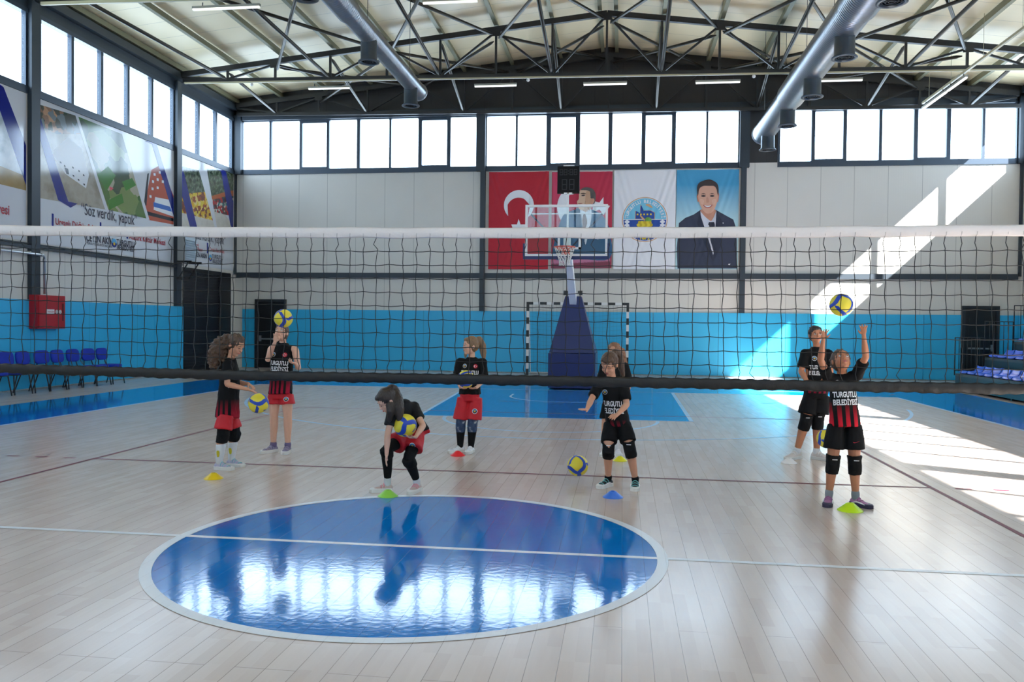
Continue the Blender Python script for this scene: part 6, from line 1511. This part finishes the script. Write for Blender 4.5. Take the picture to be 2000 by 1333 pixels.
# 7 boy at the back
jm7 = jersey_mat('jersey_boy', 0.12, 0.0, 0.055, (1, 0, 0), (0.22, 0.008, 0.03), 0.0)
p7_ = person('dark haired boy in black shorts and kit standing behind the reaching girl, hands together', 4.60, dict(
    head=(1593, 655, -0.01), neck=(1596, 681, 0.03), pelvis=(1594, 765, 0.0), shA=(1573, 692, 0.0), shB=(1617, 692, 0.0), elA=(1565, 726, -0.03), wrA=(1578, 748, -0.16), hdA=(1588, 759, -0.22),
    elB=(1622, 727, -0.03), wrB=(1603, 749, -0.18), hdB=(1591, 758, -0.26), hpA=(1583, 776, 0), hpB=(1606, 776, 0), knA=(1573, 824, -0.05), knB=(1597, 822, -0.02), anA=(1556, 879, 0.0), anB=(1595, 881, 0.0), toeA=V((-0.75, -0.75, 0)), toeB=V((0.75, -0.75, 0))),
    dict(s=1.02, f=(0.1, -0.98, 0.12), u=(0, 0.12, 0.99), eyes='open', hair=dict(fringe=True, frizz=30)),
    skinC, hblack, dict(m=jm7, hem=1.04, loose=1.02), dict(m=blackc, len=0.70, flare=0.092), dict(pads=padc, socks=sockw, sock_top=0.92),
    dict(up=mat('shoe_cream', srgb(208, 200, 196), 0.5), sole=shoe_white, strap=stwhite, n=4, L=0.235), dict(A=((0.2, 0.2, -1), 1, 0.4, 0.06), B=((-0.2, 0.2, -1), -1, 0.4, 0.06)), 1.62, text=dict(t=0.45, size=0.068, ct=0.24, dx=0.02))

# 8 girl reaching up for a ball
jm8 = jersey_mat('jersey_reaching_girl', 0.15, -0.04, 0.066, (1, 0, 0.06), (0.62, 0.012, 0.03), 0.01)
p8 = person('girl looking up with both arms raised under a ball, black shorts, lilac shoes', 1.995, dict(
    head=(1643, 706, -0.01), neck=(1644, 733, 0.04), pelvis=(1649, 818, 0.0), shA=(1618, 738, 0.0), shB=(1674, 733, 0.0), elA=(1603, 704, -0.16), wrA=(1608, 664, -0.24), hdA=(1613, 631, -0.27),
    elB=(1691, 697, -0.12), wrB=(1687, 655, -0.20), hdB=(1686, 625, -0.24), hpA=(1632, 834, 0), hpB=(1667, 834, 0), knA=(1626, 906, -0.03), knB=(1669, 908, -0.03), anA=(1619, 960, 0.0), anB=(1671, 965, -0.02), toeA=V((-0.35, -1, 0)), toeB=V((0.75, -0.8, 0))),
    dict(s=1.04, f=(0.06, -0.80, 0.60), u=(0, 0.60, 0.80), eyes='open', gaze=(0, 1), hair=dict(frizz=70, tails=[[(1643, 700, 0.10, 0.03), (1646, 712, 0.13, 0.035), (1648, 728, 0.13, 0.03)]])),
    skinC, hbrown, dict(m=jm8, hem=1.19, loose=1.1), dict(m=blackc, len=0.60, flare=0.092), dict(pads=padc, socks=sockg, sock_top=0.88),
    dict(up=shlilac, sole=solnavy, strap=stlil, n=2, L=0.215, mid=stwhite), dict(A=((0.2, -0.9, 0.3), 1, 0.15, 0.22), B=((-0.2, -0.9, 0.3), -1, 0.12, 0.22)), 1.33, text=dict(t=0.46, size=0.068, ct=0.18, dx=0.0))
decal('shorts_mark', poly_mesh(catmull([(-0.03, 0.004), (-0.02, -0.006), (0.03, 0.014), (-0.012, 0.0)], 4)), p8['j']['hpB'].lerp(p8['j']['knB'], 0.38), V((1, 0, 0)), V((0, 0, 1)), p8['shorts'], rprint, p8['root'], 0.004)

# ------------------------------------------------------------------ balls in play
ball_at(505, 788, 39, (0.6, 1.1, 0.5), 'volleyball just leaving the hand of the curly haired girl')
ball_at(553.5, 622.5, 36, (0.2, 0.4, 1.8), 'volleyball in the air over the girl in the sleeveless jersey')
ball_at(791.5, 831.5, 45, (1.2, 0.3, 0.2), 'volleyball clutched by the bending girl')
ball_at(910, 741, 34.5, (0.9, 0.2, 2.6), 'volleyball held to the stomach of the girl looking aside')
ball_at(1128.5, 910, 40.5, (0.4, 0.9, 2.2), 'volleyball low over the floor by the blue marker cone')
ball_at(1643, 596, 44, (0.1, -0.5, 1.2), 'volleyball in the air over the raised hands of the reaching girl')
ball_at(1614, 857, 37, (0.5, 0.5, 0.5), 'volleyball half hidden behind the leg of the reaching girl')
